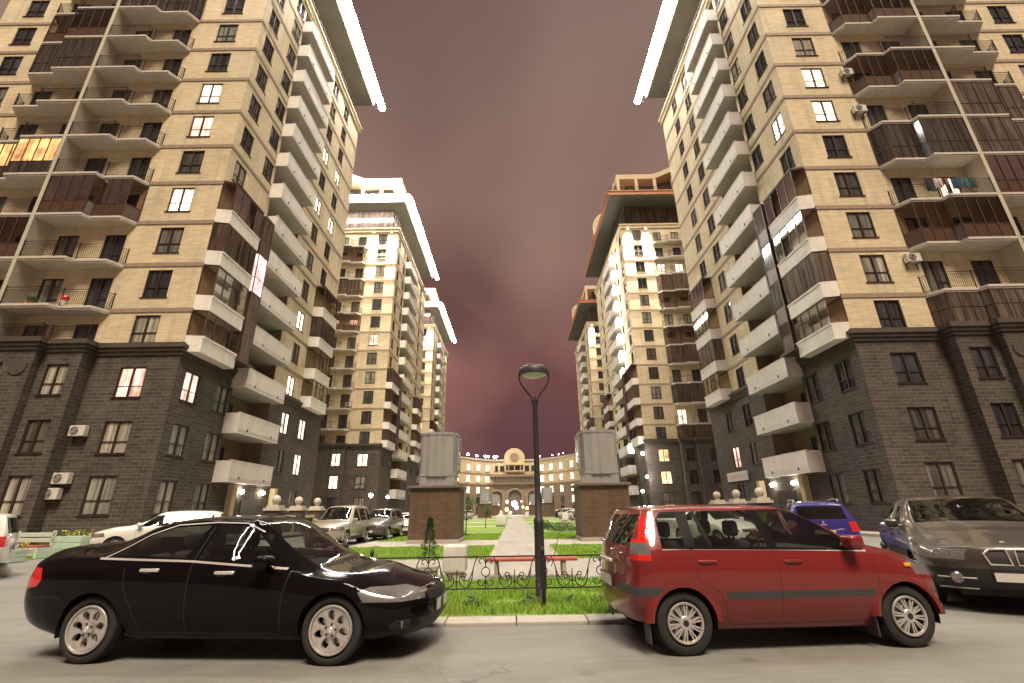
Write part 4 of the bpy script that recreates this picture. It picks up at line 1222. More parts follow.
MPV = dict(name='parked_car', label='red small people carrier with multi-spoke rims and dark side strips', cat='car', L=4.06, W=1.72, belt=1.02, step=.065,
    zb=[(0,.36),(.3,.28),(.8,.22),(3.3,.20),(3.7,.22),(4.06,.27)], zs=[(0,.98),(.4,1.03),(1.2,1.03),(2.2,1.0),(3.0,.955),(3.4,.92),(3.8,.86),(4.06,.78)],
    ze=[(0,1.395),(.05,1.415),(.16,1.43),(.28,1.445),(.7,1.455),(1.4,1.465),(2.0,1.455),(2.35,1.415),(2.7,1.27),(3.1,1.05),(3.22,1.00),(3.5,.96),(3.85,.90),(4.06,.80)],
    ws=[(0,.92),(.4,.985),(1.0,.99),(3.2,.99),(3.75,.95),(4.06,.88)], wt=[(0,.70),(.16,.70),(.4,.70),(1.0,.69),(2.2,.69),(2.7,.74),(3.15,.82),(3.4,.82),(3.8,.80),(4.06,.75)],
    wind=(2.38,3.10), rear=(-.5,-.4), crown=.03, wheels=(.80,3.34), r=.308, arch=.35, rim=.205, tw=.19,
    nose=[(0,.14),(.25,.08),(.45,0),(.6,.01),(.72,.03),(.9,.14)], tail=[(.2,.14),(.4,.02),(.55,.0),(.7,.03),(.98,.06),(1.25,.17),(1.45,.29)],
    bowf=.32, bowr=.12, panels=mpv_panels, extra=mpv_extra, rimfn=rim_multi(10), xoff=.2, mats=dict(paint=M['pred'], rglass=M['tglass']), cab=(.9,2.75), mirror=(2.78,1.07), mirw=.96)

# ---------------------------------------------------------------- off-roaders, estates, saloons at medium distance
def suv_panels(kind):
    def f(c):
        cut, line, side, L = c['cut'], c['line'], c['side'], c['L']
        hi = lambda c_, n: abs(n.y) > .25 and c_.z > .9
        k = L/4.7
        if kind == 'coupe':
            cut([(.95,1.12), (1.85,1.13), (1.92,1.47), (1.5,1.44)], 5, 'x', hi); cut([(1.96,1.13), (3.05,1.09), (2.9,1.2), (2.5,1.45), (2.02,1.48)], 5, 'x', hi)
        else:
            t = c['top']
            cut([(.35*k,1.12), (.95*k,1.12), (.95*k,t), (.5*k,t-.02)], 5, 'x', hi); cut([(1.05*k,1.12), (1.95*k,1.11), (1.95*k,t), (1.05*k,t)], 5, 'x', hi)
            cut([(2.05*k,1.11), (3.05*k,1.08), (2.9*k,1.2), (2.62*k,t-.04), (2.05*k,t)], 5, 'x', hi)
        line([(2.0*k,1.5), (2.0*k,.4)], .01, 1, side); line([(3.1*k,1.05), (3.1*k,.4)], .01, 1, side); line([(1.45*k,.4), (3.1*k,.4)], .01, 1, side)
        line([(1.0*k,1.1), (1.2*k,.8)], .01, 1, side)
        cut([(L-.62,.74), (L+.1,.70), (L+.1,.84), (L-.55,.90)], 6, 'x', lambda c_, n: abs(c_.y) > .48)
        cut([(-.1,.78), (.26,.80), (.26,1.05), (-.1,1.05)], 7, 'x', lambda c_, n: abs(c_.y) > .6)
        fr = lambda c_, n: c_.x > L-.8 and n.x > .25
        if kind == 'coupe':
            for s in (1,-1): cut([(s*.03,.66), (s*.26,.66), (s*.30,.80), (s*.22,.86), (s*.05,.86)], 8, 'y', fr)
            cut([(-.95,.28), (.95,.28), (.95,.60), (-.95,.60)], 10, 'y', fr)
        else:
            cut([(-.40,.68), (.40,.68), (.42,.86), (-.42,.86)], 8, 'y', fr); cut([(-.6,.32), (.6,.32), (.6,.46), (-.6,.46)], 10, 'y', fr)
        # lower cladding, sills
        cut([(1.3*k,.2), (3.2*k,.2), (3.2*k,.42), (1.3*k,.42)], 10, 'x', side)
        if kind != 'coupe': cut([(-.62,1.12), (.62,1.12), (.56,c['top']), (-.56,c['top'])], 4, 'y', lambda c_, n: c_.x < .6 and n.x < -.3)
    return f
def suv_extra(kind):
    def f(T, sp, fws, fs, fe):
        W = sp['W']/2; L = sp['L']; k = L/4.7
        handles(T, [(1.2*k,.98,W-.006), (2.2*k,.96,W-.006)], W, sp['mats']['paint'])
        plate(T, L+.005, .52 if kind != 'coupe' else .50); plate(T, -.02, .78)
        for s in (1, -1):
            if sp.get('rails'):
                t = fe(1.5*k)
                b = MB(); b.tube([(.55*k, s*W*.62, t+.01), (.7*k, s*W*.64, t+.07), (1.5*k, s*W*.65, t+.10), (2.2*k, s*W*.64, t+.07), (2.4*k, s*W*.62, t-.01)], .022, 6); b.build('roof_rail', M['galv'], T)
            for xw in sp['wheels']:
                b = MB(); n = 18; r0, r1 = sp['arch']-.002, sp['arch']+.06; yo = W*fws(xw); v = []
                for q in range(n+1):
                    a = R(-10)+R(200)*q/n
                    for rr, dy in ((r0,-.05), (r0,.018), (r0+.03,.022), (r1,-.004), (r1+.012,-.05)): v.append((xw+rr*math.cos(a), s*(yo+dy), sp['r']+rr*math.sin(a)))
                f_ = [(q*5+p, q*5+p+1, q*5+p+6, q*5+p+5) for q in range(n) for p in range(4)]
                b.add(v, f_); b.build('arch_flare', sp.get('flare', sp['mats']['paint']), T, smooth=40)
        if kind == 'coupe':
            for s in (1, -1):
                b = MB(); pts = [(s*.03,.66), (s*.26,.66), (s*.30,.80), (s*.22,.86), (s*.05,.86)]
                P = [(L+.012-sp['nose_f'](z)-.26*(abs(y)/W)**2.3, y, z) for y, z in pts]
                b.tube(P, .016, 6, closed=True); b.build('grille_surround', M['chrome'], T, smooth=50)
                b = MB()
                for q in range(6):
                    y = s*(.06+.035*q); b.tube([(L-.012-sp['nose_f'](.67)-.26*(abs(y)/W)**2.3, y, .67), (L-.02-sp['nose_f'](.83)-.26*(abs(y)/W)**2.3, y, .83)], .007, 4)
                b.build('grille_bar', M['greyp'], T)
                yf = .66; xx = L-sp['nose_f'](.46)-.26*(yf/W)**2.3
                b = MB(); b.lathe([(.075,-.02), (.075,.02), (.06,.03), (.001,.02)], 18, (xx, s*yf, .47), 'x'); b.build('fog_lamp', M['clearlens'], T, smooth=40)
                b = MB()
                for z in (.47,.33): b.tube([(L+.004-sp['nose_f'](z)-.26*(y/W)**2.3, s*y, z) for y in (.45,.58,.74,.86)], .011, 5)
                b.build('bumper_trim', M['chrome'], T)
                hx = L-.36-sp['nose_f'](.8)
                for yy in (.60, .78):
                    xx = L-sp['nose_f'](.8)-.26*(yy/W)**2.3-.02
                    b = MB(); b.lathe([(.06,.0), (.055,.03), (.03,.035), (.001,.02)], 16, (xx-.01, s*yy, .795), 'x'); b.build('headlamp_lens', M['clearlens'], T, smooth=40)
            b = MB(); b.lathe([(.04,0), (.035,.01), (.001,.012)], 16, (L-.13-sp['nose_f'](.93), 0, .925), 'x'); b.build('bonnet_badge', M['chrome'], T)
        elif sp.get('badge') == 'diamonds':
            b = MB()
            for a in (90, 210, 330):
                d = Vector((math.cos(R(a)), math.sin(R(a)))); n_ = Vector((-d.y, d.x)); l_ = .085
                pts = [Vector((0,0)), d*l_*.55+n_*l_*.32, d*l_*1.1, d*l_*.55-n_*l_*.32]
                b.extr([tuple(p) for p in pts], lambda p, q, t: (t, p, q), 0, .02)
            b.build('tailgate_badge', M['chrome'], T, loc=(sp['badge_x'], 0, sp['badge_z']))
        b = MB(); b.tube([(3.2*k, -.5, 1.09), (3.28*k, .0, 1.10)], .014, 4); b.tube([(3.2*k, .1, 1.09), (3.22*k, .6, 1.08)], .014, 4); b.build('wiper', M['black'], T)
    return f
def suv(name, label, paint, L=4.7, W=1.88, H=1.75, kind='box', **kw):
    k = L/4.7; t = H-.05
    nose_pts = [(0,.14),(.25,.08),(.5,0),(.7,.01),(.85,.06),(1.05,.2)] if kind != 'coupe' else [(0,.2),(.25,.10),(.45,.0),(.66,.0),(.86,.05),(.95,.14),(1.1,.25)]
    if kind == 'coupe':
        ze = [(0,1.05),(.12,1.14),(.3,1.2),(.9,1.42),(1.5,1.56),(2.1,1.60),(2.5,1.575),(2.75,1.52),(3.1,1.34),(3.5,1.14),(3.62,1.10),(4.1,1.03),(4.5,.93),(4.7,.86)]
    else:
        ze = [(0,t-.09),(.06,t-.06),(.16,t-.04),(.3,t-.02),(.8,t),(1.6,t+.01),(2.2,t-.02),(2.5,t-.08),(2.8,t-.30),(3.3,1.14),(3.42,1.10),(4.0,1.04),(4.45,.96),(4.7,.86)]
    sp = dict(name=name, label=label, cat='car', L=L, W=W, belt=1.09, step=kw.pop('step', .085),
        zb=[(0,.42),(.3,.36),(.8,.27),(3.9*k,.25),(4.3*k,.28),(L,.34)], zs=[(0,1.03),(.6,1.08),(2.2*k,1.07),(3.2*k,1.03),(4.0*k,.97),(4.4*k,.90),(L,.80)],
        ze=[(x*k, z) for x, z in ze], ws=[(0,.92),(.5*k,.98),(3.6*k,.985),(4.35*k,.95),(L,.88)],
        wt=[(0,.82 if kind == 'coupe' else .70),(.2*k,.74 if kind == 'coupe' else .70),(1*k,.70),(2.4*k,.70),(2.9*k,.76),(3.35*k,.83),(3.6*k,.83),(4.4*k,.80),(L,.78)],
        wind=(2.52*k,3.30*k) if kind != 'coupe' else (2.74,3.50), rear=(.12,.9) if kind == 'coupe' else (-.5,-.4), crown=.035, wheels=(.92*k,3.72*k), r=.365, arch=.41, rim=.25, tw=.23,
        nose=nose_pts, tail=[(.2,.14),(.45,.0),(.7,.02),(1.05,.05),(1.4,.16),(1.75,.28)],
        bowf=.26, bowr=.12, extra=suv_extra(kind), rimfn=rim_multi(kw.pop('spk', 7), kw.pop('pair', True)), mats=dict(paint=paint, rglass=M['tglass']), cab=(1.1*k,2.95*k), mirror=(3.0*k,1.16), mirw=.95)
    top = t-.10
    pf = suv_panels(kind)
    sp['panels'] = lambda c: pf(dict(c, top=top))
    sp['nose_f'] = smooth_curve(nose_pts)
    sp['mats'].update(kw.pop('mats', {}))
    sp.update(kw)
    return make_car(sp)
def lowcar_panels(c):
    cut, line, side, L = c['cut'], c['line'], c['side'], c['L']
    hi = lambda c_, n: abs(n.y) > .25 and c_.z > .85
    k = L/4.4
    cut([(.95*k,.98), (1.85*k,.96), (1.88*k,1.32), (1.4*k,1.28)], 5, 'x', hi); cut([(1.95*k,.96), (2.9*k,.93), (2.8*k,1.02), (2.35*k,1.3), (1.97*k,1.33)], 5, 'x', hi)
    line([(1.9*k,1.3), (1.9*k,.3)], .01, 1, side); line([(2.95*k,.9), (2.95*k,.3)], .01, 1, side)
    cut([(L-.62,.62), (L+.1,.58), (L+.1,.72), (L-.55,.76)], 6, 'x', lambda c_, n: abs(c_.y) > .45)
    cut([(-.1,.68), (.28,.70), (.28,.90), (-.1,.90)], 7, 'x', lambda c_, n: abs(c_.y) > .5)
    fr = lambda c_, n: c_.x > L-.8 and n.x > .25
    cut([(-.34,.56), (.34,.56), (.36,.68), (-.36,.68)], 8, 'y', fr); cut([(-.5,.26), (.5,.26), (.5,.38), (-.5,.38)], 10, 'y', fr)
def lowcar(name, label, paint, L=4.4, W=1.74, H=1.45, step=.1, **kw):
    k = L/4.4; d = H-1.45
    sp = dict(name=name, label=label, cat='car', L=L, W=W, belt=.96, step=step,
        zb=[(0,.34),(.3,.27),(.7,.22),(3.7*k,.2),(L,.25)], zs=[(0,.88),(.5,.95),(1.2,.94),(2.2,.91),(3.0*k,.87),(3.6*k,.81),(4.1*k,.72),(L,.64)],
        ze=[(0,.92),(.25*k,.99),(.5*k,1.03),(.65*k,1.06),(1.1*k,1.28+d),(1.45*k,1.38+d),(1.9*k,1.42+d),(2.3*k,1.4+d),(2.55*k,1.34+d),(2.9*k,1.16+d*.6),(3.25*k,.97),(3.4*k,.93),(3.9*k,.85),(4.2*k,.75),(L,.66)],
        ws=[(0,.9),(.5,.965),(1.2,.985),(3.4*k,.985),(4.0*k,.95),(L,.88)], wt=[(0,.8),(.5*k,.8),(.7*k,.74),(1.2*k,.66),(2.4*k,.64),(2.85*k,.72),(3.25*k,.79),(4*k,.8),(L,.77)],
        wind=(2.58*k,3.22*k), rear=(.7*k,1.42*k), crown=.04, wheels=(.9*k,3.5*k), r=.31, arch=.35, rim=.2, tw=.19,
        nose=[(0,.16),(.2,.1),(.36,0),(.5,0),(.62,.03),(.72,.12),(1,.3)], tail=[(.2,.12),(.4,.02),(.6,0),(.85,.02),(1.0,.1),(1.3,.15)],
        bowf=.3, bowr=.18, panels=lowcar_panels, rimfn=rim_multi(6, False), mats=dict(paint=paint, rglass=M['tglass']), cab=(1.1*k,2.85*k), mirror=(2.78*k,.99), mirw=.95,
        extra=lambda T, sp, *a: (plate(T, L+.0, .45), plate(T, -.01, .78)))
    sp.update(kw)
    return make_car(sp)
def place(T, x, y, hd, L=0, z=0):
    """x, y is the centre of the car; hd its heading in degrees"""
    a = R(hd); T.location = (x - math.cos(a)*L/2, y - math.sin(a)*L/2, z); T.rotation_euler = (0,0,a); return T
# ------------------------------------------------------------------ ground
def ground_mat():
    m, nt, p = newmat('worn asphalt')
    tc = nn(nt, 'ShaderNodeTexCoord')
    def noise(s, d, lo, hi, a, b, stretch=None):
        src = tc.outputs['Object']
        if stretch:
            mp = nn(nt, 'ShaderNodeMapping'); mp.inputs['Scale'].default_value = stretch; nt.links.new(src, mp.inputs['Vector']); src = mp.outputs[0]
        t = nn(nt, 'ShaderNodeTexNoise'); t.inputs['Scale'].default_value = s; t.inputs['Detail'].default_value = d; t.inputs['Roughness'].default_value = .6
        nt.links.new(src, t.inputs['Vector'])
        r = nn(nt, 'ShaderNodeMapRange'); r.inputs[1].default_value = lo; r.inputs[2].default_value = hi; r.inputs[3].default_value = a; r.inputs[4].default_value = b
        nt.links.new(t.outputs['Fac'], r.inputs[0]); return r.outputs[0], t
    a, _ = noise(.5, 8, .3, .7, .80, 1.12, (.6,1.6,1)); b_, t2 = noise(70, 3, .3, .7, .82, 1.18); c, _ = noise(3.5, 5, .35, .7, .9, 1.08, (.5,1.8,1))
    m1 = nn(nt, 'ShaderNodeMath', operation='MULTIPLY'); nt.links.new(a, m1.inputs[0]); nt.links.new(b_, m1.inputs[1])
    m2 = nn(nt, 'ShaderNodeMath', operation='MULTIPLY'); nt.links.new(m1.outputs[0], m2.inputs[0]); nt.links.new(c, m2.inputs[1])
    # small oil stains
    v = nn(nt, 'ShaderNodeTexVoronoi'); v.inputs['Scale'].default_value = 1.1; nt.links.new(tc.outputs['Object'], v.inputs['Vector'])
    r = nn(nt, 'ShaderNodeMapRange'); r.inputs[1].default_value = .04; r.inputs[2].default_value = .12; r.inputs[3].default_value = .72; r.inputs[4].default_value = 1; nt.links.new(v.outputs['Distance'], r.inputs[0])
    m3 = nn(nt, 'ShaderNodeMath', operation='MULTIPLY'); nt.links.new(m2.outputs[0], m3.inputs[0]); nt.links.new(r.outputs[0], m3.inputs[1])
    hs = nn(nt, 'ShaderNodeHueSaturation'); v2 = nn(nt, 'ShaderNodeTexVoronoi', feature='DISTANCE_TO_EDGE'); v2.inputs['Scale'].default_value = .55
    wv = nn(nt, 'ShaderNodeTexNoise'); wv.inputs['Scale'].default_value = 2.2; wv.inputs['Detail'].default_value = 6; nt.links.new(tc.outputs['Object'], wv.inputs['Vector'])
    vm = nn(nt, 'ShaderNodeVectorMath', operation='MULTIPLY_ADD'); vm.inputs[1].default_value = (.9,.9,0); nt.links.new(wv.outputs['Color'], vm.inputs[0]); nt.links.new(tc.outputs['Object'], vm.inputs[2]); nt.links.new(vm.outputs[0], v2.inputs['Vector'])
    rc_ = nn(nt, 'ShaderNodeMapRange'); rc_.inputs[1].default_value = .0; rc_.inputs[2].default_value = .012; rc_.inputs[3].default_value = 1; rc_.inputs[4].default_value = 0; nt.links.new(v2.outputs['Distance'], rc_.inputs[0])
    nm_ = nn(nt, 'ShaderNodeTexNoise'); nm_.inputs['Scale'].default_value = .35; nt.links.new(tc.outputs['Object'], nm_.inputs['Vector'])
    rm_ = nn(nt, 'ShaderNodeMapRange'); rm_.inputs[1].default_value = .48; rm_.inputs[2].default_value = .6; rm_.inputs[3].default_value = 0; rm_.inputs[4].default_value = .45; nt.links.new(nm_.outputs['Fac'], rm_.inputs[0])
    cm_ = nn(nt, 'ShaderNodeMath', operation='MULTIPLY'); nt.links.new(rc_.outputs[0], cm_.inputs[0]); nt.links.new(rm_.outputs[0], cm_.inputs[1])
    ci_ = nn(nt, 'ShaderNodeMath', operation='SUBTRACT'); ci_.inputs[0].default_value = 1; nt.links.new(cm_.outputs[0], ci_.inputs[1])
    m4 = nn(nt, 'ShaderNodeMath', operation='MULTIPLY'); nt.links.new(m3.outputs[0], m4.inputs[0]); nt.links.new(ci_.outputs[0], m4.inputs[1]); m3 = m4
    hs.inputs['Color'].default_value = (.20,.199,.186,1); nt.links.new(m3.outputs[0], hs.inputs['Value'])
    nt.links.new(hs.outputs[0], p.inputs['Base Color']); p.inputs['Roughness'].default_value = .7
    b = nn(nt, 'ShaderNodeBump'); b.inputs['Strength'].default_value = .35; b.inputs['Distance'].default_value = .004
    nt.links.new(t2.outputs['Fac'], b.inputs['Height']); nt.links.new(b.outputs[0], p.inputs['Normal'])
    return m
M['asphalt'] = ground_mat()
M['earth'] = mat('packed ground', (.22,.20,.17), .9, noise=(.3,.3))
M['paver'] = brick('concrete pavers', (.37,.35,.325), (.30,.285,.265), (.20,.185,.16), .22, .11, .006, patch=.2, bump=.3)
M['kerb'] = mat('kerb concrete', (.43,.41,.37), .85, noise=(3,.25), bump=(40,.3,.004))
M['lawn'] = mat('lawn soil and turf', (.17,.34,.035), .95, noise=(1.3,.4), col2=(.16,.19,.05))
def blade_mat():
    m, nt, p = newmat('grass blade')
    geo = nn(nt, 'ShaderNodeNewGeometry')
    rp = nn(nt, 'ShaderNodeValToRGB'); rp.color_ramp.elements[0].color = (.12,.27,.02,1); rp.color_ramp.elements[1].color = (.28,.45,.068,1)
    nt.links.new(geo.outputs['Random Per Island'], rp.inputs[0])
    tc = nn(nt, 'ShaderNodeTexCoord'); ns = nn(nt, 'ShaderNodeTexNoise'); ns.inputs['Scale'].default_value = 1.6; ns.inputs['Detail'].default_value = 4; nt.links.new(tc.outputs['Object'], ns.inputs['Vector'])
    mr = nn(nt, 'ShaderNodeMapRange'); mr.inputs[1].default_value = .5; mr.inputs[2].default_value = .72; mr.inputs[4].default_value = .75; nt.links.new(ns.outputs['Fac'], mr.inputs[0])
    mx = nn(nt, 'ShaderNodeMix', data_type='RGBA'); nt.links.new(mr.outputs[0], mx.inputs[0]); nt.links.new(rp.outputs[0], mx.inputs[6]); mx.inputs[7].default_value = (.30,.29,.075,1)
    nt.links.new(mx.outputs[2], p.inputs['Base Color'])
    p.inputs['Roughness'].default_value = .55; p.inputs['Specular IOR Level'].default_value = .25
    return m
M['blade'] = blade_mat()
def sheet(name, x0, x1, y0, y1, z, mt, kind='structure', th=None):
    b = MB()
    if th: b.box(x0, x1, y0, y1, z-th, z)
    else: b.quad((x0,y0,z), (x1,y0,z), (x1,y1,z), (x0,y1,z))
    o = b.build(name, mt); o['kind'] = kind; return o
sheet('ground', -500, 500, -200, 800, -.012, M['earth'])
sheet('road', -70, 70, -14, 7.30, 0, M['asphalt'])
sheet('road', -18.2, -7.55, 7.30, 150, 0, M['asphalt']); sheet('road', 7.35, 18.4, 7.30, 150, 0, M['asphalt'])
sheet('road', -70, -18.2, 7.30, 21.5, 0, M['asphalt']); sheet('road', 18.4, 70, 7.30, 21, 0, M['asphalt'])
# central garden slab, kerb stones round it
GX0, GX1, GY0, GY1 = -7.35, 7.15, 15.5, 150
FX = 5.0
sheet('garden_bed', GX0, GX1, GY0, GY1, .03, M['kerb']); sheet('garden_bed', -FX, FX, 7.72, GY0, .03, M['kerb'])
sheet('road', -7.55, -FX-.2, 7.3, GY0-.2, .0, M['asphalt']); sheet('road', FX+.2, 7.35, 7.3, GY0-.2, .0, M['asphalt'])
def kerb(name, x0, x1, y0, y1, axis, step=1.0):
    b = MB(); a = x0 if axis == 'x' else y0; e = x1 if axis == 'x' else y1
    k = a
    while k < e-.05:
        k2 = min(k+step, e); g = .006; dz = random.uniform(-.004,.004)
        if axis == 'x': b.rbox(k+g, k2-g, y0, y1, -.1, .052+dz, .018)
        else: b.rbox(x0, x1, k+g, k2-g, -.1, .052+dz, .018)
        k = k2
    o = b.build(name, M['kerb']); o['kind'] = 'structure'; return o
kerb('kerb', -FX, FX, 7.32, 7.72, 'x', 1.0); kerb('kerb', GX0-.2, -FX-.2, GY0-.2, GY0, 'x', 1.0); kerb('kerb', FX+.2, GX1+.2, GY0-.2, GY0, 'x', 1.0)
kerb('kerb', -FX-.2, -FX, 7.72, GY0, 'y', 1.5); kerb('kerb', FX, FX+.2, 7.72, GY0, 'y', 1.5)
kerb('kerb', GX0-.2, GX0, GY0, 110, 'y', 3.0); kerb('kerb', GX1, GX1+.2, GY0, 110, 'y', 3.0)
sheet('path', -.85, 1.45, 11.45, 150, .039, M['paver'])
sheet('path', -FX+.05, -.85, 11.45, 16.25, .038, M['paver']); sheet('path', 1.45, FX-.05, 11.45, 15.98, .038, M['paver'])
LAWNS = [(-FX+.03, FX-.03, 7.74, 11.45, 14000)]
ys = [(16.25, 22.0), (26.3, 33.5), (35.0, 47), (50, 62), (66, 80), (84, 98), (102, 118)]
for y0, y1 in ys:
    LAWNS.append((GX0+.03, -.85 if y0 < 60 else -1.0, y0, y1, 0)); LAWNS.append((1.45, GX1-.03, y0-.2, y1-.3, 0))
for x0, x1, y0, y1, n in LAWNS: sheet('lawn', x0, x1, y0, y1, .043, M['lawn'])
for (y0, y1), (y2, y3) in zip(ys, ys[1:]):
    sheet('path', GX0+.04, -.86, y1+.02, y2-.02, .0385, M['kerb']); sheet('path', 1.46, GX1-.04, y1-.28, y2-.22, .0385, M['kerb'])
def grass(name, x0, x1, y0, y1, n, h, w, z=.043, clump=True):
    r = random.Random(11); b = MB()
    cl = [(r.uniform(x0,x1), r.uniform(y0,y1), r.uniform(.6,1.5)) for _ in range(40)]
    for i in range(n):
        x, y = r.uniform(x0,x1), r.uniform(y0,y1)
        hh = h*r.uniform(.5,1.3)
        if math.sin(x*2.3+1.7*math.sin(y*1.9))*math.sin(y*2.7+x*.8) > .62 and r.random() < .8: continue
        for cx, cy, k in cl:
            d = math.hypot(x-cx, y-cy)
            if d < .35: hh *= 1+(k-.7)*(1-d/.35)
        a = r.uniform(0,2*PI); l = r.uniform(.1,.7)*hh; dx, dy = math.cos(a)*w, math.sin(a)*w; bx, by = math.cos(a+1.4)*l, math.sin(a+1.4)*l
        b.add([(x-dx,y-dy,z), (x+dx,y+dy,z), (x+dx*.6+bx*.4,y+dy*.6+by*.4,z+hh*.6), (x-dx*.6+bx*.4,y-dy*.6+by*.4,z+hh*.6), (x+bx,y+by,z+hh)], [(0,1,2,3), (3,2,4)])
    o = b.build(name, M['blade'], recalc=False); o['kind'] = 'stuff'; return o
grass('grass', -2.6, 2.9, 7.76, 11.4, 42000, .075, .005)
grass('grass', GX0+.1, -.9, 16.3, 21.95, 26000, .06, .010); grass('grass', 1.5, GX1-.1, 16.1, 21.7, 20000, .06, .010)
grass('grass', GX0+.1, -.9, 26.4, 33.4, 16000, .06, .014); grass('grass', 1.5, GX1-.1, 26.2, 33.1, 16000, .06, .014)
# weeds in the verge
def weed(x, y, s, seed, label, group=None, h=.3):
    r = random.Random(seed); b = MB()
    for i in range(int(70*s)):
        a = r.uniform(0,2*PI); d = r.random()**.6*.22*s; z = .043+r.random()*h*s*(1-d/(.25*s))
        px, py = x+math.cos(a)*d, y+math.sin(a)*d; l = r.uniform(.03,.07); an = r.uniform(0,2*PI); ti = r.uniform(-.8,.8)
        u = Vector((math.cos(an), math.sin(an), ti*.6))*l; v = Vector((-math.sin(an), math.cos(an), r.uniform(-.5,.5)))*l*.35
        c = Vector((px,py,z)); b.add([c-u, c-v, c+u, c+v], [(0,1,2,3)])
    return tag(b.build('weed_plant', M['leafd'], recalc=False), label, 'plant', group)
weed(-.78, 8.6, .8, 1, 'dark leafy weed under the fence left of the lamp post', 'weeds in the verge'); weed(-1.55, 8.7, .9, 2, 'dark weed by the nose of the black saloon', 'weeds in the verge')
weed(.92, 8.7, .7, 3, 'small weed tuft right of the black fence post', 'weeds in the verge'); weed(1.5, 8.8, .9, 4, 'weed tuft beside the tail of the red car', 'weeds in the verge'); weed(.2, 8.75, .6, 5, 'low weed at the foot of the lamp post', 'weeds in the verge')

# pavements round the towers with a pale edge
for x0, x1, y0 in ((-42, -17.3, 22.6), (17.6, 42, 22.1)):
    sheet('pavement', x0, x1, y0, 150, .14, M['conc'], th=.3)

# ------------------------------------------------------------------ fence, lamp, bench, planters
def spiral(cx, cz, r, a0, turns, y, sgn=1, n=16):
    return [(cx+r*(1-.8*k/n)*math.cos(a0+sgn*turns*2*PI*k/n), y, cz+r*(1-.8*k/n)*math.sin(a0+sgn*turns*2*PI*k/n)) for k in range(n+1)]
def fence_panel(b, xc, y, w, zb, zt):
    """one bay of scrollwork centred on a motif"""
    h = zt-zb; R_ = .0085
    def circ(cx, cz, r): b.tube([(cx+r*math.cos(2*PI*k/14), y, cz+r*math.sin(2*PI*k/14)) for k in range(14)], R_, 5, closed=True)
    circ(xc, zb+h*.52, .068); 
    b.tube([(xc,y,zt), (xc,y,zb+h*.52+.068)], R_, 5); b.tube([(xc,y,zb), (xc,y,zb+h*.52-.068)], R_, 5)
    b.ball((xc,y,zt-.075), .022, 8, 6); b.ball((xc,y,zb+.10), .022, 8, 6)
    for s in (1, -1):
        b.tube(spiral(xc+s*.075, zt-.075, .062, PI if s > 0 else 0, .85, y, -s), R_, 5)
        b.tube(spiral(xc+s*.085, zb+.10, .075, PI if s > 0 else 0, .85, y, s), R_, 5)
        # long S from the top rail down to a scroll beside the middle of the bay
        P = [(xc+s*.12, zt-.0), (xc+s*.165, zt-.06), (xc+s*.20, zt-.17), (xc+s*.235, zt-.27), (xc+s*.285, zt-.345), (xc+s*.35, zt-.345), (xc+s*.385, zt-.30), (xc+s*.375, zt-.245), (xc+s*.335, zt-.235), (xc+s*.315, zt-.265), (xc+s*.33,zt-.29)]
        f1, f2 = smooth_curve([(i, p[0]) for i, p in enumerate(P)]), smooth_curve([(i, p[1]) for i, p in enumerate(P)])
        b.tube([(f1(t/3), y, f2(t/3)) for t in range((len(P)-1)*3+1)], R_, 5)
        P = [(xc+s*.20, zt-.17), (xc+s*.215, zb+.17), (xc+s*.25, zb+.06), (xc+s*.31, zb+.015), (xc+s*.38, zb+.04), (xc+s*.42, zb+.10), (xc+s*.41, zb+.165), (xc+s*.365, zb+.185), (xc+s*.335, zb+.15), (xc+s*.35, zb+.12)]
        f1, f2 = smooth_curve([(i, p[0]) for i, p in enumerate(P)]), smooth_curve([(i, p[1]) for i, p in enumerate(P)])
        b.tube([(f1(t/3), y, f2(t/3)) for t in range((len(P)-1)*3+1)], R_, 5)
    xm = xc+w/2
    b.tube([(xm,y,zb-.0), (xm,y,zb+.27)], R_, 5); b.ball((xm,y,zb+.10), .022, 8, 6)
def fence():
    T = thing('scroll_fence', 'low black wrought iron fence of scrolls and circles along the grass verge', 'fence', (0,0,0))
    y, zb, zt = 8.27, .33, .79
    w = .93
    posts = [.445-2*k*1.395 for k in range(3)] + [.445+1.395*2*k for k in range(1,3)]
    x0, x1 = min(posts), max(posts)
    rails = MB(); rails.box(x0, x1, y-.012, y+.012, zt-.008, zt+.012); rails.box(x0, x1, y-.012, y+.012, zb-.012, zb+.006)
    rails.build('rail', M['iron'], T)
    for px in posts:
        b = MB(); b.lathe([(.028,.0), (.028,.86), (.04,.865), (.03,.90), (.001,.94)], 8, (px, y, .0)); b.box(px-.05, px+.05, y-.03, y+.03, .33, .8)
        b.build('post', M['iron'], T, smooth=40)
    xs = []
    for a, c in zip(sorted(posts), sorted(posts)[1:]):
        n = 3; xs += [a + (c-a)*k/n for k in range(n)]
    for x in xs + [x1]:
        b = MB(); fence_panel(b, x, y, w, zb, zt)
        b.build('scroll_panel', M['iron'], T, smooth=60, recalc=False)
fence()
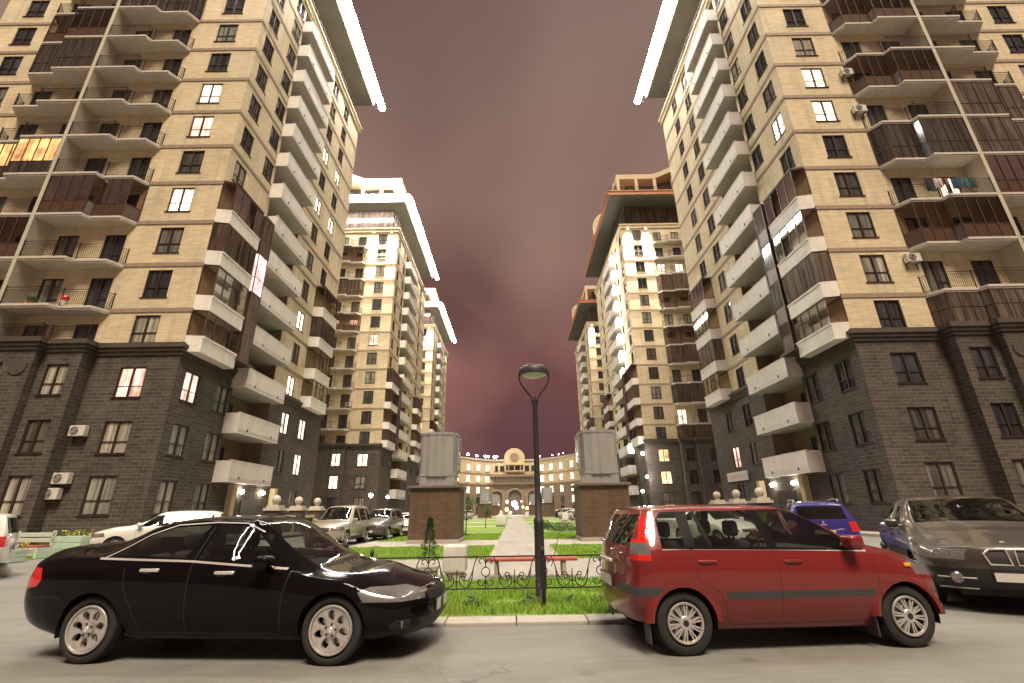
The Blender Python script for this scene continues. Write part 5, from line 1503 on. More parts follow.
def lamp():
    x, y = .43, 8.94
    T = thing('street_lamp', 'tall dark post lamp with a flat round head on a curved yoke', 'street lamp', (x, y, .03))
    b = MB(); b.lathe([(.16,0), (.16,.03), (.105,.05), (.092,.07), (.085,1.22), (.092,1.24), (.092,1.30), (.062,1.34), (.054,1.9), (.048,3.38), (.055,3.40), (.055,3.50), (.001,3.53)], 20)
    for k in range(4): b.box(-.02+.12*math.cos(k*PI/2), .02+.12*math.cos(k*PI/2), -.02+.12*math.sin(k*PI/2), .02+.12*math.sin(k*PI/2), .03, .06)
    b.build('post', M['lampgrey'], T, smooth=40)
    b = MB()
    for s in (1,-1):
        P = [(s*.045,0,3.42), (s*.06,0,3.52), (s*.13,0,3.64), (s*.23,0,3.77), (s*.285,0,3.88), (s*.30,0,3.98), (s*.295,0,4.06)]
        f1, f2 = smooth_curve([(i, p[0]) for i, p in enumerate(P)]), smooth_curve([(i, p[2]) for i, p in enumerate(P)])
        b.tube([(f1(t/3), 0, f2(t/3)) for t in range((len(P)-1)*3+1)], .016, 6)
    b.lathe([(.03,0), (.028,.05), (.001,.07)], 10, (0,0,3.53)); b.build('yoke', M['lampgrey'], T, smooth=50)
    b = MB(); b.lathe([(.001,4.22), (.12,4.215), (.22,4.19), (.285,4.14), (.305,4.07), (.30,4.015), (.27,4.01)], 32, cap=False); b.lathe([(.27,4.01), (.001,4.015)], 32, cap=False)
    h = b.build('lamp_head', M['lampgrey'], T, smooth=50)
    b = MB(); b.lathe([(.245,4.005), (.2,3.985), (.001,3.975)], 32, cap=False); b.build('lens', M['lens'], h, smooth=60)
lamp()
def bench():
    T = thing('park_bench', 'long backless bench with a red timber seat behind the fence', 'bench', (.365, 11.8, .038))
    b = MB()
    for k in range(4): b.rbox(-1.05, 1.05, -.23+.12*k, -.125+.12*k, .36, .415, .012)
    b.build('seat', M['redwood'], T)
    for x in (-.8, .74):
        b = MB(); b.rbox(x-.05, x+.05, -.2, .2, 0, .357, .02); b.build('leg', M['conc'], T)
bench()
def box_planter(x, y, w, h, label, mt, plant, ph=.8, seed=3):
    T = thing('planter', label, 'planter', (x, y, .04))
    b = MB(); t = .04
    b.rbox(-w/2, w/2, -w/2, w/2, 0, h, .015); b.box(-w/2-.02, w/2+.02, -w/2-.02, w/2+.02, h-.05, h+.02); b.build('box', mt, T)
    return T
box_planter(-1.76, 10.3, .34, .40, 'small grey concrete planter with a young conifer by the saloon nose', M['conc'], None)
def conifer(x, y, z, h, label, seed=1, w=.17):
    T = thing('conifer_sapling', label, 'tree', (x, y, z)); r = random.Random(seed)
    b = MB(); b.tube([(0,0,0), (.01,0,h*.5), (0,.01,h)], [.014,.01,.003], 6); b.build('trunk', M['bark'], T)
    b = MB()
    for i in range(2200):
        t = r.random()**.8; z_ = h*(.08+.92*t); rad = w*(1-t)**.75*(.35+.65*r.random())*(1+.35*math.sin(t*22+r.random()))+.01
        a = r.uniform(0,2*PI); c = Vector((rad*math.cos(a), rad*math.sin(a), z_)); d = Vector((math.cos(a), math.sin(a), r.uniform(-.2,.9))).normalized()*r.uniform(.03,.07)
        n = d.cross(Vector((r.uniform(-1,1), r.uniform(-1,1), r.uniform(-1,1)))).normalized()*.006
        b.add([c-n, c+n, c+d], [(0,1,2)])
    b.build('crown', M['leafd'], T, recalc=False)
    return T
conifer(-1.76, 10.3, .5, .88, 'young conifer standing in the small grey planter')
def white_bin(x, y, w, h, label, group=None):
    T = thing('planter_block', label, 'planter', (x, y, .04), group=group)
    b = MB(); b.rbox(-w/2, w/2, -w/2, w/2, .12, h, .05); b.build('box', M['stone'] if False else mat('white concrete', (.66,.65,.62), .7, noise=(3,.2), streak=(4,.3)) if 'wc' not in CACHE else CACHE['wc'], T, smooth=40)
    b = MB(); b.box(-w/2+.06, w/2-.06, -w/2+.06, w/2-.06, 0, .125); b.build('foot', M['conc'], T)
CACHE['wc'] = mat('white concrete', (.62,.61,.58), .7, noise=(3,.2), streak=(4,.3))
white_bin(-1.42, 12.0, .53, .70, 'white concrete block bin beside the red bench')
white_bin(-5.15, 14.6, .5, .55, 'white concrete block half hidden behind the saloon bonnet')
white_bin(-1.35, 47, .95, 1.0, 'white block bin beside the path, beyond the left pedestal'); white_bin(-5.2, 47.5, .6, 1.1, 'small white block on the far left lawn'); white_bin(5.0, 49, .6, 1.1, 'small white block on the far right lawn')
white_bin(-2.1, 74, .7, 1.0, 'white block at the path edge before the left second pedestal'); white_bin(-.95, 88, .6, 1.1, 'tiny white block near the far end of the path'); white_bin(2.2, 88, .6, 1.1, 'tiny white block right of the far path')

def small_tree(x, y, h, label, seed, w=.6, n=420, leaf=.05, mt='leaf'):
    T = thing('young_tree', label, 'tree', (x, y, .043)); r = random.Random(seed)
    b = MB(); b.tube([(0,0,0), (.02,0,h*.45), (.05,.02,h*.8)], [.035*h/1.5,.025*h/1.5,.008], 7)
    ends = []
    for k in range(7):
        a = r.uniform(0,2*PI); z0 = h*r.uniform(.35,.6); e = Vector((math.cos(a)*w*.6*r.uniform(.5,1), math.sin(a)*w*.6*r.uniform(.5,1), h*r.uniform(.65,1)))
        b.tube([(.02,0,z0), tuple(Vector((.02,0,z0)).lerp(e,.5)+Vector((0,0,.05))), tuple(e)], [.014,.009,.004], 5); ends.append(e)
    b.build('trunk', M['bark'], T)
    b = MB()
    for i in range(n):
        e = r.choice(ends); c = e + Vector((r.gauss(0,w*.22), r.gauss(0,w*.22), r.gauss(0,w*.2)))
        u = Vector((r.uniform(-1,1), r.uniform(-1,1), r.uniform(-.6,.6))).normalized()*leaf; v = u.cross(Vector((r.uniform(-1,1), r.uniform(-1,1), r.uniform(-1,1)))).normalized()*leaf*.5
        b.add([c-u, c-v, c+u, c+v], [(0,1,2,3)])
    b.build('crown', M[mt], T, recalc=False)
small_tree(-3.55, 36, 2.3, 'thin young tree on the lawn beyond the left pedestal', 21, .8, 500, .06)
small_tree(-2.6, 44, 1.8, 'smaller young tree on the far left lawn', 22, .7, 400, .06)
def bush(x, y, w, h, label, seed, mt='leaf'):
    r = random.Random(seed); b = MB()
    for k in range(9):
        a = r.uniform(0,2*PI); b.tube([(x,y,.043), (x+math.cos(a)*w*.3,y+math.sin(a)*w*.3,.043+h*.7)], [.012,.004], 4)
    for i in range(1500):
        a = r.uniform(0,2*PI); d = r.random()**.5; t = r.random()
        lob = 1+.35*math.sin(3*a+seed)+.2*math.sin(7*a)
        c = Vector((x+math.cos(a)*d*w*.5*lob, y+math.sin(a)*d*w*.4*lob, .1+h*t*(1-d*d*.8)))
        l = .05; u = Vector((r.uniform(-1,1), r.uniform(-1,1), r.uniform(-.6,.6))).normalized()*l; v = u.cross(Vector((r.uniform(-1,1), r.uniform(-1,1), r.uniform(-1,1)))).normalized()*l*.5
        b.add([c-u, c-v, c+u, c+v], [(0,1,2,3)])
    return tag(b.build('shrub', M[mt], recalc=False), label, 'shrub')
bush(3.35, 34.5, 2.3, .75, 'spreading green shrub on the right lawn by the pedestal', 31); bush(2.5, 40, 1.6, .6, 'low shrub on the right lawn nearer the path', 32); bush(-3.6, 30.5, 1.0, .3, 'low dark shrub on the left lawn', 33, 'leafd')
def shrub_pole(x, y, label):
    b = MB(); b.tube([(x,y,.08), (x+.25,y,.9), (x+.75,y+.1,1.5)], [.012,.008,.004], 5); tag(b.build('bare_sapling', M['bark']), label, 'sapling')
shrub_pole(.95, 13.5, 'thin bare leaning sapling right of the lamp post')

# ------------------------------------------------------------------ ventilation shafts on brick plinths
def vent(x, y, label, s=1.0, group='ventilation shafts along the garden'):
    T = thing('vent_shaft', label, 'ventilation shaft', (x, y, .08), group=group)
    w = 1.23*s; h = 2.5*s
    b = MB(); wt = w*.985
    b.add([(-w,-w,0), (w,-w,0), (w,w,0), (-w,w,0), (-wt,-wt,h), (wt,-wt,h), (wt,wt,h), (-wt,wt,h)], [(0,1,5,4), (1,2,6,5), (2,3,7,6), (3,0,4,7), (4,5,6,7)])
    b.build('brick_plinth', M['pbrick'], T)
    b = MB(); b.box(-w-.04, w+.04, -w-.04, w+.04, -.05, .14*s); b.build('footing', M['conc'], T)
    b = MB(); b.rbox(-w-.12, w+.12, -w-.12, w+.12, h+.003, h+.13*s, .02); b.build('capstone', M['archdark'], T)
    b = MB(); q = w*.70; b.box(-q, q, -q, q, h+.13*s, h+.72*s); b.box(-q-.03,q+.03,-q-.03,q+.03,h+.62*s,h+.70*s)
    b.build('metal_base', M['galv'], T)
    # folded sheet hood with rounded corners and standing seams
    b = MB(); n = 128; q = w*.80; z0, z1 = h+.62*s, h+2.75*s; pol = []
    for k in range(n):
        a = 2*PI*k/n; c, s_ = math.cos(a), math.sin(a); e = 3.2
        rr = q/((abs(c)**e+abs(s_)**e)**(1/e))*(1-.06*abs(math.sin(8*a))); pol.append((rr*c, rr*s_))
    b.prism(pol, z0, z1); b.prism([(x_*1.03, y_*1.03) for x_, y_ in pol], z1-.07*s, z1+.06*s); b.prism([(x_*1.02, y_*1.02) for x_, y_ in pol], z0-.03*s, z0+.06*s)
    hd = b.build('metal_hood', M['galv'], T, smooth=30)
    b = MB()
    for k in range(12): b.box(q*1.0+.02, q*1.0+.10, -.5*s, .5*s, z0+.3*s+k*.15*s, z0+.38*s+k*.15*s)
    b.box(q+.01, q+.06, -.55*s, -.5*s, z0+.2*s, z1-.25*s); b.box(q+.01, q+.06, .5*s, .55*s, z0+.2*s, z1-.25*s)
    b.build('louvre', M['galv'], T)
    return T
v0 = vent(-3.95, 25.25, 'nearest left grey metal ventilation shaft on a brown brick plinth')
v1 = copy_tree(v0); v1.location = (4.45, 25.2, .08); v1['label'] = 'nearest right grey metal ventilation shaft on a brown brick plinth'; v1.rotation_euler = (0,0,PI)
for x, y, l in ((-5.6, 92, 'second left ventilation shaft, small, in front of the arched building'), (6.2, 92, 'second right ventilation shaft, just right of the lamp post'),
                (-5.0, 128, 'third left ventilation shaft, tiny, left of the central arch'), (4.9, 128, 'third right ventilation shaft, tiny, left of the lamp post')):
    v = copy_tree(v0); v.location = (x, y, .08); v['label'] = l
    if x > 0: v.rotation_euler = (0,0,PI)

# ------------------------------------------------------------------ porches, wall lamps, air conditioners, odd bits
M['plamp'] = emit('porch lamp', (1,.88,.7), 45)
def porch(sg, X, y0, lab):
    T = thing('entrance_porch', lab, 'porch', (X, 0, .14)); s = -sg   # s points to the courtyard
    for i, y in enumerate((y0, y0+3.3, y0+6.6)):
        b = MB(); x = s*3.6
        b.box(x-.42, x+.42, y-.42, y+.42, 0, 1.55); p = b.build('pillar', M['dark'], T)
        b = MB(); b.box(x-.52, x+.52, y-.52, y+.52, 1.55, 1.72); b.box(x-.4, x+.4, y-.4, y+.4, 1.72, 1.86); b.lathe([(.16,1.86), (.13,1.95), (.2,2.0)], 12, (x,y,0), cap=False); b.ball((x,y,2.22), .27, 16, 12); b.build('ball_finial', M['stone'], p, smooth=40)
    for y, w in ((y0+1.65, 2.3), (y0+4.95, 2.3)):
        b = MB(); x = s*3.6
        b.box(x-.12, x+.12, y-w/2, y+w/2, .0, .18); b.box(x-.15, x+.15, y-w/2, y+w/2, 1.05, 1.25); b.box(x-.14, x+.14, y-w/2, y-w/2+.22, .18, 1.05); b.box(x-.14, x+.14, y+w/2-.22, y+w/2, .18, 1.05)
        b.build('parapet_frame', M['creamp'], T); b = MB(); b.box(x-.08, x+.08, y-w/2+.22, y+w/2-.22, .18, 1.05); b.build('parapet_panel', M['dark'], T)
    b = MB()
    for y in (y0+.6, y0+6.2):
        b = MB(); b.box(s*.05, s*.45, y-.22, y+.22, 0, 3.2); b.build('cream_pilaster', M['creamp'], T)
    b = MB(); b.box(s*.02, s*.10, y0+2.2, y0+4.4, 0, 2.3); b.build('entrance_door', M['frame'], T)
    for y in (y0+1.9, y0+4.7):
        b = MB(); b.rbox(s*.03-.03, s*.03+.03, y-.1, y+.1, 2.65, 2.95, .02); l_ = b.build('wall_lamp', M['lampgrey'], T)
        b = MB(); b.ball((s*.2, y, 2.82), .14, 12, 8); b.build('globe', M['plamp'], l_, smooth=60)
    b = MB(); b.rbox(s*.0 if s>0 else s*4.2, s*4.2 if s>0 else 0, y0-.6, y0+7.2, -.02, .12, .01); b.build('step', M['conc'], T)
porch(-1, -19.02, 31.5, 'brick porch with ball finials and two wall lamps under the left balconies')
porch(1, 19.32, 31.2, 'brick porch with ball finials and two wall lamps under the right balconies')
def sign():
    T = thing('sign_board', 'pale sign board with faded lines on the stone base of the right tower', 'sign', (19.27, 41.3, 3.55))
    b = MB(); b.box(-.12, -.02, -1.9, 1.9, 0, .75); b.build('board', M['signw'], T)
    b = MB(); b.box(-.13, -.121, -1.5, 1.4, .38, .46); b.box(-.13, -.121, -1.2, 1.5, .22, .27); b.build('faded_line', mat('faded sign line', (.40,.34,.31), .6), T)
sign()
def aircon(x, y, z, rz, label, group='air conditioners on the walls'):
    T = thing('air_conditioner', label, 'air conditioner', (x, y, z), rz, group)
    b = MB(); b.rbox(-.42, .42, -.36, -.06, 0, .56, .025); b.build('casing', M['ac'], T)
    b = MB(); b.lathe([(.23,-.362), (.23,-.368), (.001,-.368)], 22, (-.12,0,.28), 'y'); 
    b.build('fan_grille', M['acd'], T)
    b = MB()
    for r_ in (.07,.13,.19): b.tube([(-.12+r_*math.cos(2*PI*k/16), -.372, .28+r_*math.sin(2*PI*k/16)) for k in range(16)], .006, 4, closed=True)
    for k in range(4): b.tube([(-.12,-.372,.28), (-.12+.23*math.cos(k*PI/2+.4),-.372,.28+.23*math.sin(k*PI/2+.4))], .006, 4)
    b.build('fan_guard', M['ac'], T)
    b = MB()
    for s in (-.3,.3): b.box(s-.02, s+.02, -.34, 0, -.05, -.01); b.box(s-.02, s+.02, -.03, 0, -.35, -.05)
    b.build('bracket', M['iron'], T)
aircon(-23.35, 25, 5.55, 0, 'white air conditioner high on the dark base, left of a curtained window'); aircon(-23.45, 25, 3.1, 0, 'upper of two stacked white air conditioners on the dark base'); aircon(-23.75, 25, 2.35, 0, 'lower of two stacked white air conditioners on the dark base')
aircon(24.0, 24.5, 15.0, 0, 'white air conditioner beside the lowest open balcony of the right tower'); aircon(24.05, 24.5, 30.0, 0, 'white air conditioner beside a glazed balcony high on the right tower'); aircon(24.0, 24.5, 26.6, 0, 'larger white air conditioner one storey below the highest unit'); aircon(-24.6, 68, 16.4, 0, 'tiny air conditioner on the second left tower'); aircon(24.2, 68, 31.2, 0, 'tiny air conditioner on the second right tower')
def pots(x, y, z, label, col, n=1):
    b = MB()
    for k in range(n): b.lathe([(.12,0), (.17,.28), (.15,.28), (.001,.26)], 12, (x+.5*k, y, z))
    b.ball((x, y, z+.42), .2, 10, 8, mi=1, sc3=(1,1,.8)); b.build('flower_pot', [M['redwood'], M[col]])
    return bpy.context.scene.objects[-1]
b = MB(); b.lathe([(.14,0), (.2,.32), (.17,.32), (.001,.3)], 12, (-27.9, 24.2, FZ(4)+.01)); b.ball((-27.9,24.2,FZ(4)+.5), .24, 10, 8, mi=1); tag(b.build('flower_pot', [M['redwood'], M['leafd']], smooth=50), 'red flower pot on the lowest open left balcony near the fin', 'flower pot')
b = MB(); b.lathe([(.12,0), (.18,.3), (.15,.3), (.001,.28)], 12, (-26.0, 24.25, FZ(4)+.01)); b.ball((-26.0,24.25,FZ(4)+.5), .2, 10, 8, mi=1); tag(b.build('flower_pot', [M['signw'], M['redlens']], smooth=50), 'pale pot with red flowers on the lowest open left balcony', 'flower pot')
# laundry on the right tower
def laundry():
    T = thing('laundry_line', 'dark and blue washing hung on an open balcony of the right tower', 'laundry', (26.6, 23.55, FZ(6)+.1))
    b = MB(); b.tube([(-1.5,0,1.25), (2.3,0,1.25)], .008, 4); b.build('line', M['iron'], T)
    r = random.Random(5)
    for i, (x, w, h, c) in enumerate(((-.9,.5,.95,(.02,.02,.025)), (-.3,.4,.7,(.55,.5,.5)), (.2,.35,.5,(.3,.1,.1)), (.75,.55,.8,(.03,.09,.16)), (1.35,.5,.65,(.05,.16,.22)), (1.9,.4,.7,(.08,.08,.1)))):
        b = MB(); n = 8
        for k in range(n):
            x0, x1 = x+w*k/n, x+w*(k+1)/n; y0, y1 = .04*math.sin(k*1.3+i), .04*math.sin((k+1)*1.3+i)
            b.add([(x0,y0*.2,1.25), (x1,y1*.2,1.25), (x1,y1,1.25-h+.03*math.sin(k)), (x0,y0,1.25-h+.03*math.sin(k-1)), (x0,y0*.2+.02,1.25), (x1,y1*.2+.02,1.25), (x1,y1+.02,1.25-h), (x0,y0+.02,1.25-h)], [(0,1,2,3), (4,7,6,5), (3,2,6,7)])
        b.build('garment', mat('cloth %d' % i, c, .9), T, smooth=60, recalc=False)
laundry()
# lit garden lamps
def post_lamp(x, y, label, h=2.9):
    T = thing('garden_lamp', label, 'lamp', (x, y, .1), group='lit garden lamps')
    b = MB(); b.lathe([(.08,0), (.05,.1), (.035,h-.2), (.06,h-.15)], 8); b.build('post', M['lampgrey'], T)
    b = MB(); b.ball((0,0,h), .17, 10, 8); b.build('globe', M['lamp'], T)
post_lamp(-13.6, 46, 'lit globe lamp in front of the second left tower'); post_lamp(-16.2, 62, 'lit lamp at the foot of the second left tower corner', 3.2); post_lamp(16.4, 62, 'lit lamp at the foot of the second right tower corner', 3.4)
def wall_lamp(x, y, z, label, s=.2):
    T = thing('wall_floodlight', label, 'floodlight', (x, y, z), group='wall floodlights')
    b = MB(); b.box(-.1,.1,-.05,.25,-.1,.1); b.build('bracket', M['lampgrey'], T); b = MB(); b.ball((0,-.15,0), s, 10, 8); b.build('lens', M['lampw'], T)
wall_lamp(29.5, 67.0, 12.2, 'bright floodlight on the second right tower beside the near tower'); wall_lamp(18.4, 67.4, 8.8, 'upper bright lamp on the corner of the second right tower', .22); wall_lamp(18.6, 67.4, 5.6, 'lower bright lamp on the corner of the second right tower', .2)
# fairground-bright lamps under the central arch
def lamp_cluster():
    cols = dict(w=emit('white bulb', (1,.9,.75), 60), y=emit('yellow bulb', (1,.62,.08), 10), o=emit('orange bulb', (1,.28,.04), 7), r=emit('red bulb', (1,.08,.03), 4))
    for i, (x, z, r_, c, l) in enumerate(((-.1,3.3,.75,'w','largest white lamp glowing under the central arch'), (.5,2.2,.5,'w','second white lamp below the largest one under the arch'), (-2.3,3.9,.42,'y','yellow lamp upper left of the bright arch lamp'), (-2.4,1.7,.5,'y','yellow lamp low on the left of the arch'),
            (-4.3,.95,.4,'o','orange lamp at the left foot of the arch'), (-5.2,1.4,.33,'r','red lamp left of the orange lamp by the arch'), (2.2,4.0,.33,'r','red lamp upper right of the bright arch lamp'), (2.6,2.3,.36,'o','orange lamp right of the bright arch lamp'), (3.9,2.0,.4,'y','yellow lamp at the right of the arch'), (4.6,.9,.3,'o','orange lamp at the right foot of the arch'), (-1.3,.8,.35,'y','small yellow lamp just under the bright lamp'))):
        T = thing('lit_stall_lamp', l, 'lamp', (x, 150+i*.3, 0), group='coloured lamps under the arch')
        b = MB(); b.tube([(0,0,0), (0,0,z)], .05, 5); b.build('pole', M['lampgrey'], T); b = MB(); b.ball((0,0,z), r_, 12, 8); b.build('globe', cols[c], T)
lamp_cluster()
# mint bench, flower box and lawn patch at the left
sheet('lawn', -22.5, -18.3, 18.6, 21.4, .02, M['lawn'])
def mint_bench():
    T = thing('mint_bench', 'mint green bench with a red plank seat beside the flower box', 'bench', (-19.3, 19.7, 0.02), R(-8))
    b = MB(); b.rbox(-.9,.9,-.22,.22,.38,.45,.01); b.build('seat', M['redwood'], T)
    b = MB()
    for z in (.55,.75): b.rbox(-.9,.9,.24,.28,z,z+.16,.01)
    b.build('backrest', M['mint'], T)
    for x in (-.85,.85):
        b = MB(); b.rbox(x-.05,x+.05,-.22,.34,0,.38,.01); b.rbox(x-.05,x+.05,.24,.34,.38,.98,.01); b.build('leg', M['mint'], T)
mint_bench()
def flower_box(x, y, w, d, h, label, seed, rz=0):
    T = thing('flower_box', label, 'planter', (x, y, .02), rz); r = random.Random(seed)
    b = MB()
    for k in range(3): b.rbox(-w/2, w/2, -d/2, d/2, k*h/3+.01, (k+1)*h/3-.01, .012)
    b.box(-w/2+.02, w/2-.02, -d/2+.02, d/2-.02, 0, h-.02); b.build('box', M['mint'], T)
    b = MB()
    for i in range(260):
        c = Vector((r.uniform(-w/2,w/2), r.uniform(-d/2,d/2), h+r.random()*.22)); l = .05
        u = Vector((r.uniform(-1,1), r.uniform(-1,1), r.uniform(-.5,.8))).normalized()*l; v = u.cross(Vector((r.uniform(-1,1), r.uniform(-1,1), r.uniform(-1,1)))).normalized()*l*.5
        b.add([c-u, c-v, c+u, c+v], [(0,1,2,3)], 1 if r.random() < .3 else 0)
    b.build('flowers', [M['leaf'], M['flower']], T, recalc=False)
flower_box(-18.1, 18.0, .75, .6, .42, 'mint box of yellow flowers by the white car nose', 41); flower_box(-18.2, 20.6, 1.3, .5, .75, 'wide mint planter with dark green plants behind the flower box', 42, R(-10))
b = MB(); b.ball((-14.1,13.9,.1), .3, 14, 8, sc3=(1,.7,.75)); tag(b.build('stone_boulder', M['stone'], smooth=60), 'pale rounded stone in front of the white car wheel', 'stone')

# ------------------------------------------------------------------ cars in place
sd = make_car(SEDAN); place(sd, -3.40, 6.62, -4.2, 4.67); sd.scale = (1.035,)*3
mp = make_car(MPV); place(mp, 3.10, 6.72, 4.0, 3.86); mp.scale = (1.02,)*3
gs = suv('parked_car', 'grey brown sloping-roof off-roader with a twin grille behind the red car', M['pgrey'], 4.8, 1.98, 1.66, 'coupe', spk=5, mats=dict(rglass=M['tglass'], cladding=M['black'], sglass=M['tglass']), step=.07)
place(gs, 8.25, 9.3, -120, 4.8)
bl = suv('parked_car', 'blue off-roader with silver roof rails seen from behind', M['pblue'], 4.55, 1.8, 1.62, 'box', rails=True, badge='diamonds', badge_x=-.035, badge_z=1.0)
place(bl, 9.75, 16.3, 66, 4.55)
ww1 = suv('parked_car', 'white off-roader cut off by the left edge, tail towards the flower box', M['pwhite'], 4.6, 1.9, 1.66, 'box', flare=M['black'], spk=10, mats=dict(cladding=M['black']))
place(ww1, -15.5, 12.3, 216, 4.6)
ww2 = suv('parked_car', 'white off-roader behind the black saloon facing left', M['pwhite'], 4.6, 1.9, 1.68, 'box')
place(ww2, -14.9, 21.0, 206, 4.6)
sv = suv('parked_car', 'silver beige off-roader parked nose out on the left side', M['psilver'], 4.75, 1.88, 1.86, 'box')
place(sv, -8.9, 25.2, 268, 4.75)
dk = suv('parked_car', 'dark grey people carrier between the silver off-roader and white saloon', M['pdgrey'], 4.5, 1.8, 1.72, 'box', step=.1)
place(dk, -7.9, 29.2, 268, 4.5)
wsd = lowcar('parked_car', 'white saloon facing forward beside the left pedestal', M['pwhite'], 4.4); place(wsd, -7.0, 33.0, 274, 4.4)
dsd = lowcar('parked_car', 'dark grey saloon among the far left cars', M['pdgrey'], 4.5)
msd = lowcar('parked_car', 'maroon hatchback among the far right cars', M['pmaroon'], 4.0, 1.7, 1.5)
place(dsd, -8.3, 37.2, 250, 4.5); place(msd, 8.9, 62, 292, 4.0)
GRP = 'cars parked far along the garden'
r = random.Random(3)
for T in (dsd, msd): T['group'] = GRP
def far(src, x, y, hd, L, label):
    c = copy_tree(src); c['group'] = GRP; c['label'] = label; place(c, x, y, hd, L)
far(wsd, -8.3, 42.5, 252, 4.4, 'white saloon behind the dark grey saloon on the left'); far(sv, -8.6, 48, 250, 4.75, 'silver off-roader far on the left behind a white saloon')
for i, y in enumerate((58, 64, 70, 76, 83, 90)):
    k = (wsd, dsd, wsd, sv, wsd, ww2)[i]; n = ('white saloon', 'dark grey saloon', 'white saloon', 'silver off-roader', 'white saloon', 'white off-roader')[i]
    far(k, -9.2, y, 252, 4.5, '%s, %s in the far left row seen past the pedestal' % (n, ('first', 'second', 'third', 'fourth', 'fifth', 'last')[i]))
    k2 = (wsd, wsd, ww2, wsd, dsd, wsd)[i]; n2 = ('white saloon', 'white saloon', 'white off-roader', 'white saloon', 'dark grey saloon', 'white saloon')[i]
    far(k2, 9.0, y+9, 290, 4.5, '%s, %s in the far right row seen past the lamp post' % (n2, ('first', 'second', 'third', 'fourth', 'fifth', 'last')[i]))
rw = copy_tree(wsd); rw['label'] = 'white saloon seen through the windows of the red car'; place(rw, 8.6, 21.5, 285, 4.4)

# ------------------------------------------------------------------ sky, light, camera
w = bpy.data.worlds.new('World'); sc.world = w; w.use_nodes = True
nt = w.node_tree; bg = nt.nodes['Background']
tc = nn(nt, 'ShaderNodeTexCoord')
sep = nn(nt, 'ShaderNodeSeparateXYZ'); nt.links.new(tc.outputs['Generated'], sep.inputs[0])
zc = nn(nt, 'ShaderNodeMath', operation='MAXIMUM'); zc.inputs[1].default_value = 0; nt.links.new(sep.outputs['Z'], zc.inputs[0])
za = nn(nt, 'ShaderNodeMath', operation='ADD'); za.inputs[1].default_value = .22; nt.links.new(zc.outputs[0], za.inputs[0])
dx = nn(nt, 'ShaderNodeMath', operation='DIVIDE'); nt.links.new(sep.outputs['X'], dx.inputs[0]); nt.links.new(za.outputs[0], dx.inputs[1])
dy = nn(nt, 'ShaderNodeMath', operation='DIVIDE'); nt.links.new(sep.outputs['Y'], dy.inputs[0]); nt.links.new(za.outputs[0], dy.inputs[1])
cb = nn(nt, 'ShaderNodeCombineXYZ'); nt.links.new(dx.outputs[0], cb.inputs[0]); nt.links.new(dy.outputs[0], cb.inputs[1])
mp_ = nn(nt, 'ShaderNodeMapping'); mp_.inputs['Rotation'].default_value = (0,0,R(28)); mp_.inputs['Scale'].default_value = (1.25,.75,1); mp_.inputs['Location'].default_value = (3.1,1.7,0)
nt.links.new(cb.outputs[0], mp_.inputs['Vector'])
n1 = nn(nt, 'ShaderNodeTexNoise'); n1.inputs['Scale'].default_value = 1.0; n1.inputs['Detail'].default_value = 3; n1.inputs['Roughness'].default_value = .42; n1.inputs['Distortion'].default_value = .25
nt.links.new(mp_.outputs[0], n1.inputs['Vector'])
r1 = nn(nt, 'ShaderNodeMapRange'); r1.inputs[1].default_value = .36; r1.inputs[2].default_value = .64; nt.links.new(n1.outputs['Fac'], r1.inputs[0])
ca = nn(nt, 'ShaderNodeValToRGB'); e = ca.color_ramp.elements     # thin parts of the cloud by elevation
e[0].position = 0; e[0].color = (.06,.026,.034,1); e[1].position = 1; e[1].color = (.082,.050,.044,1)
x = e.new(.25); x.color = (.105,.043,.042,1); x = e.new(.5); x.color = (.090,.046,.040,1)
cbp = nn(nt, 'ShaderNodeValToRGB'); e = cbp.color_ramp.elements   # thick lit parts
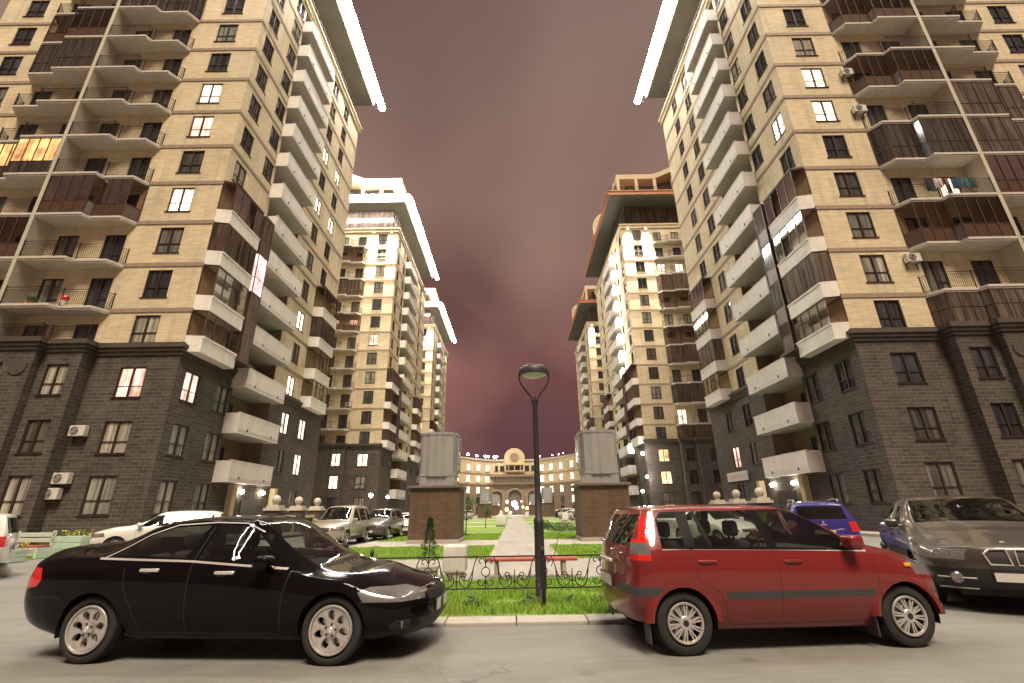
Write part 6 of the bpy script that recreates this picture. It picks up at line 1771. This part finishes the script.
e[0].position = 0; e[0].color = (.085,.035,.043,1); e[1].position = 1; e[1].color = (.165,.118,.098,1)
x = e.new(.25); x.color = (.205,.090,.074,1); x = e.new(.5); x.color = (.225,.132,.104,1)
nt.links.new(sep.outputs['Z'], ca.inputs[0]); nt.links.new(sep.outputs['Z'], cbp.inputs[0])
mx = nn(nt, 'ShaderNodeMix', data_type='RGBA'); nt.links.new(r1.outputs[0], mx.inputs[0]); nt.links.new(ca.outputs[0], mx.inputs[6]); nt.links.new(cbp.outputs[0], mx.inputs[7])
nt.links.new(mx.outputs[2], bg.inputs[0]); bg.inputs[1].default_value = .86

s = bpy.data.lights.new('fill_sun', 'SUN'); s.energy = SUN; s.angle = R(22); s.color = (1,.83,.625)  # broad warm sun added to light the tower fronts, no fixture behind it
so = bpy.data.objects.new('fill_sun', s); COL.objects.link(so)
so.rotation_euler = Vector((-.10, .50, -.86)).to_track_quat('-Z', 'Y').to_euler()

cam = bpy.data.cameras.new('camera'); co = bpy.data.objects.new('camera', cam); COL.objects.link(co)
th = math.atan2(168.5, 461); rl = R(.9)
F = Vector((0, math.cos(th), math.sin(th))); U0 = Vector((0, -math.sin(th), math.cos(th))); R0 = Vector((1,0,0))
U = U0*math.cos(rl)+R0*math.sin(rl); Rr = R0*math.cos(rl)-U0*math.sin(rl)
mtx = Matrix((Rr, U, -F)).transposed().to_4x4(); mtx.translation = Vector((0,0,1.5)); co.matrix_world = mtx
cam.sensor_width = 36; cam.lens = 36*461/1024; cam.clip_start = .1; cam.clip_end = 2000
sc.camera = co
sc.render.resolution_x, sc.render.resolution_y = 1024, 683
vs = sc.view_settings; vs.view_transform = 'Standard'; vs.look = 'None'; vs.exposure = EXPO; vs.gamma = 1
cy = sc.cycles; cy.use_denoising = True; cy.max_bounces = 6; cy.diffuse_bounces = 3; cy.glossy_bounces = 3; cy.transparent_max_bounces = 12; cy.transmission_bounces = 2
cy.sample_clamp_indirect = 6; cy.use_light_tree = True; cy.caustics_reflective = False; cy.caustics_refractive = False
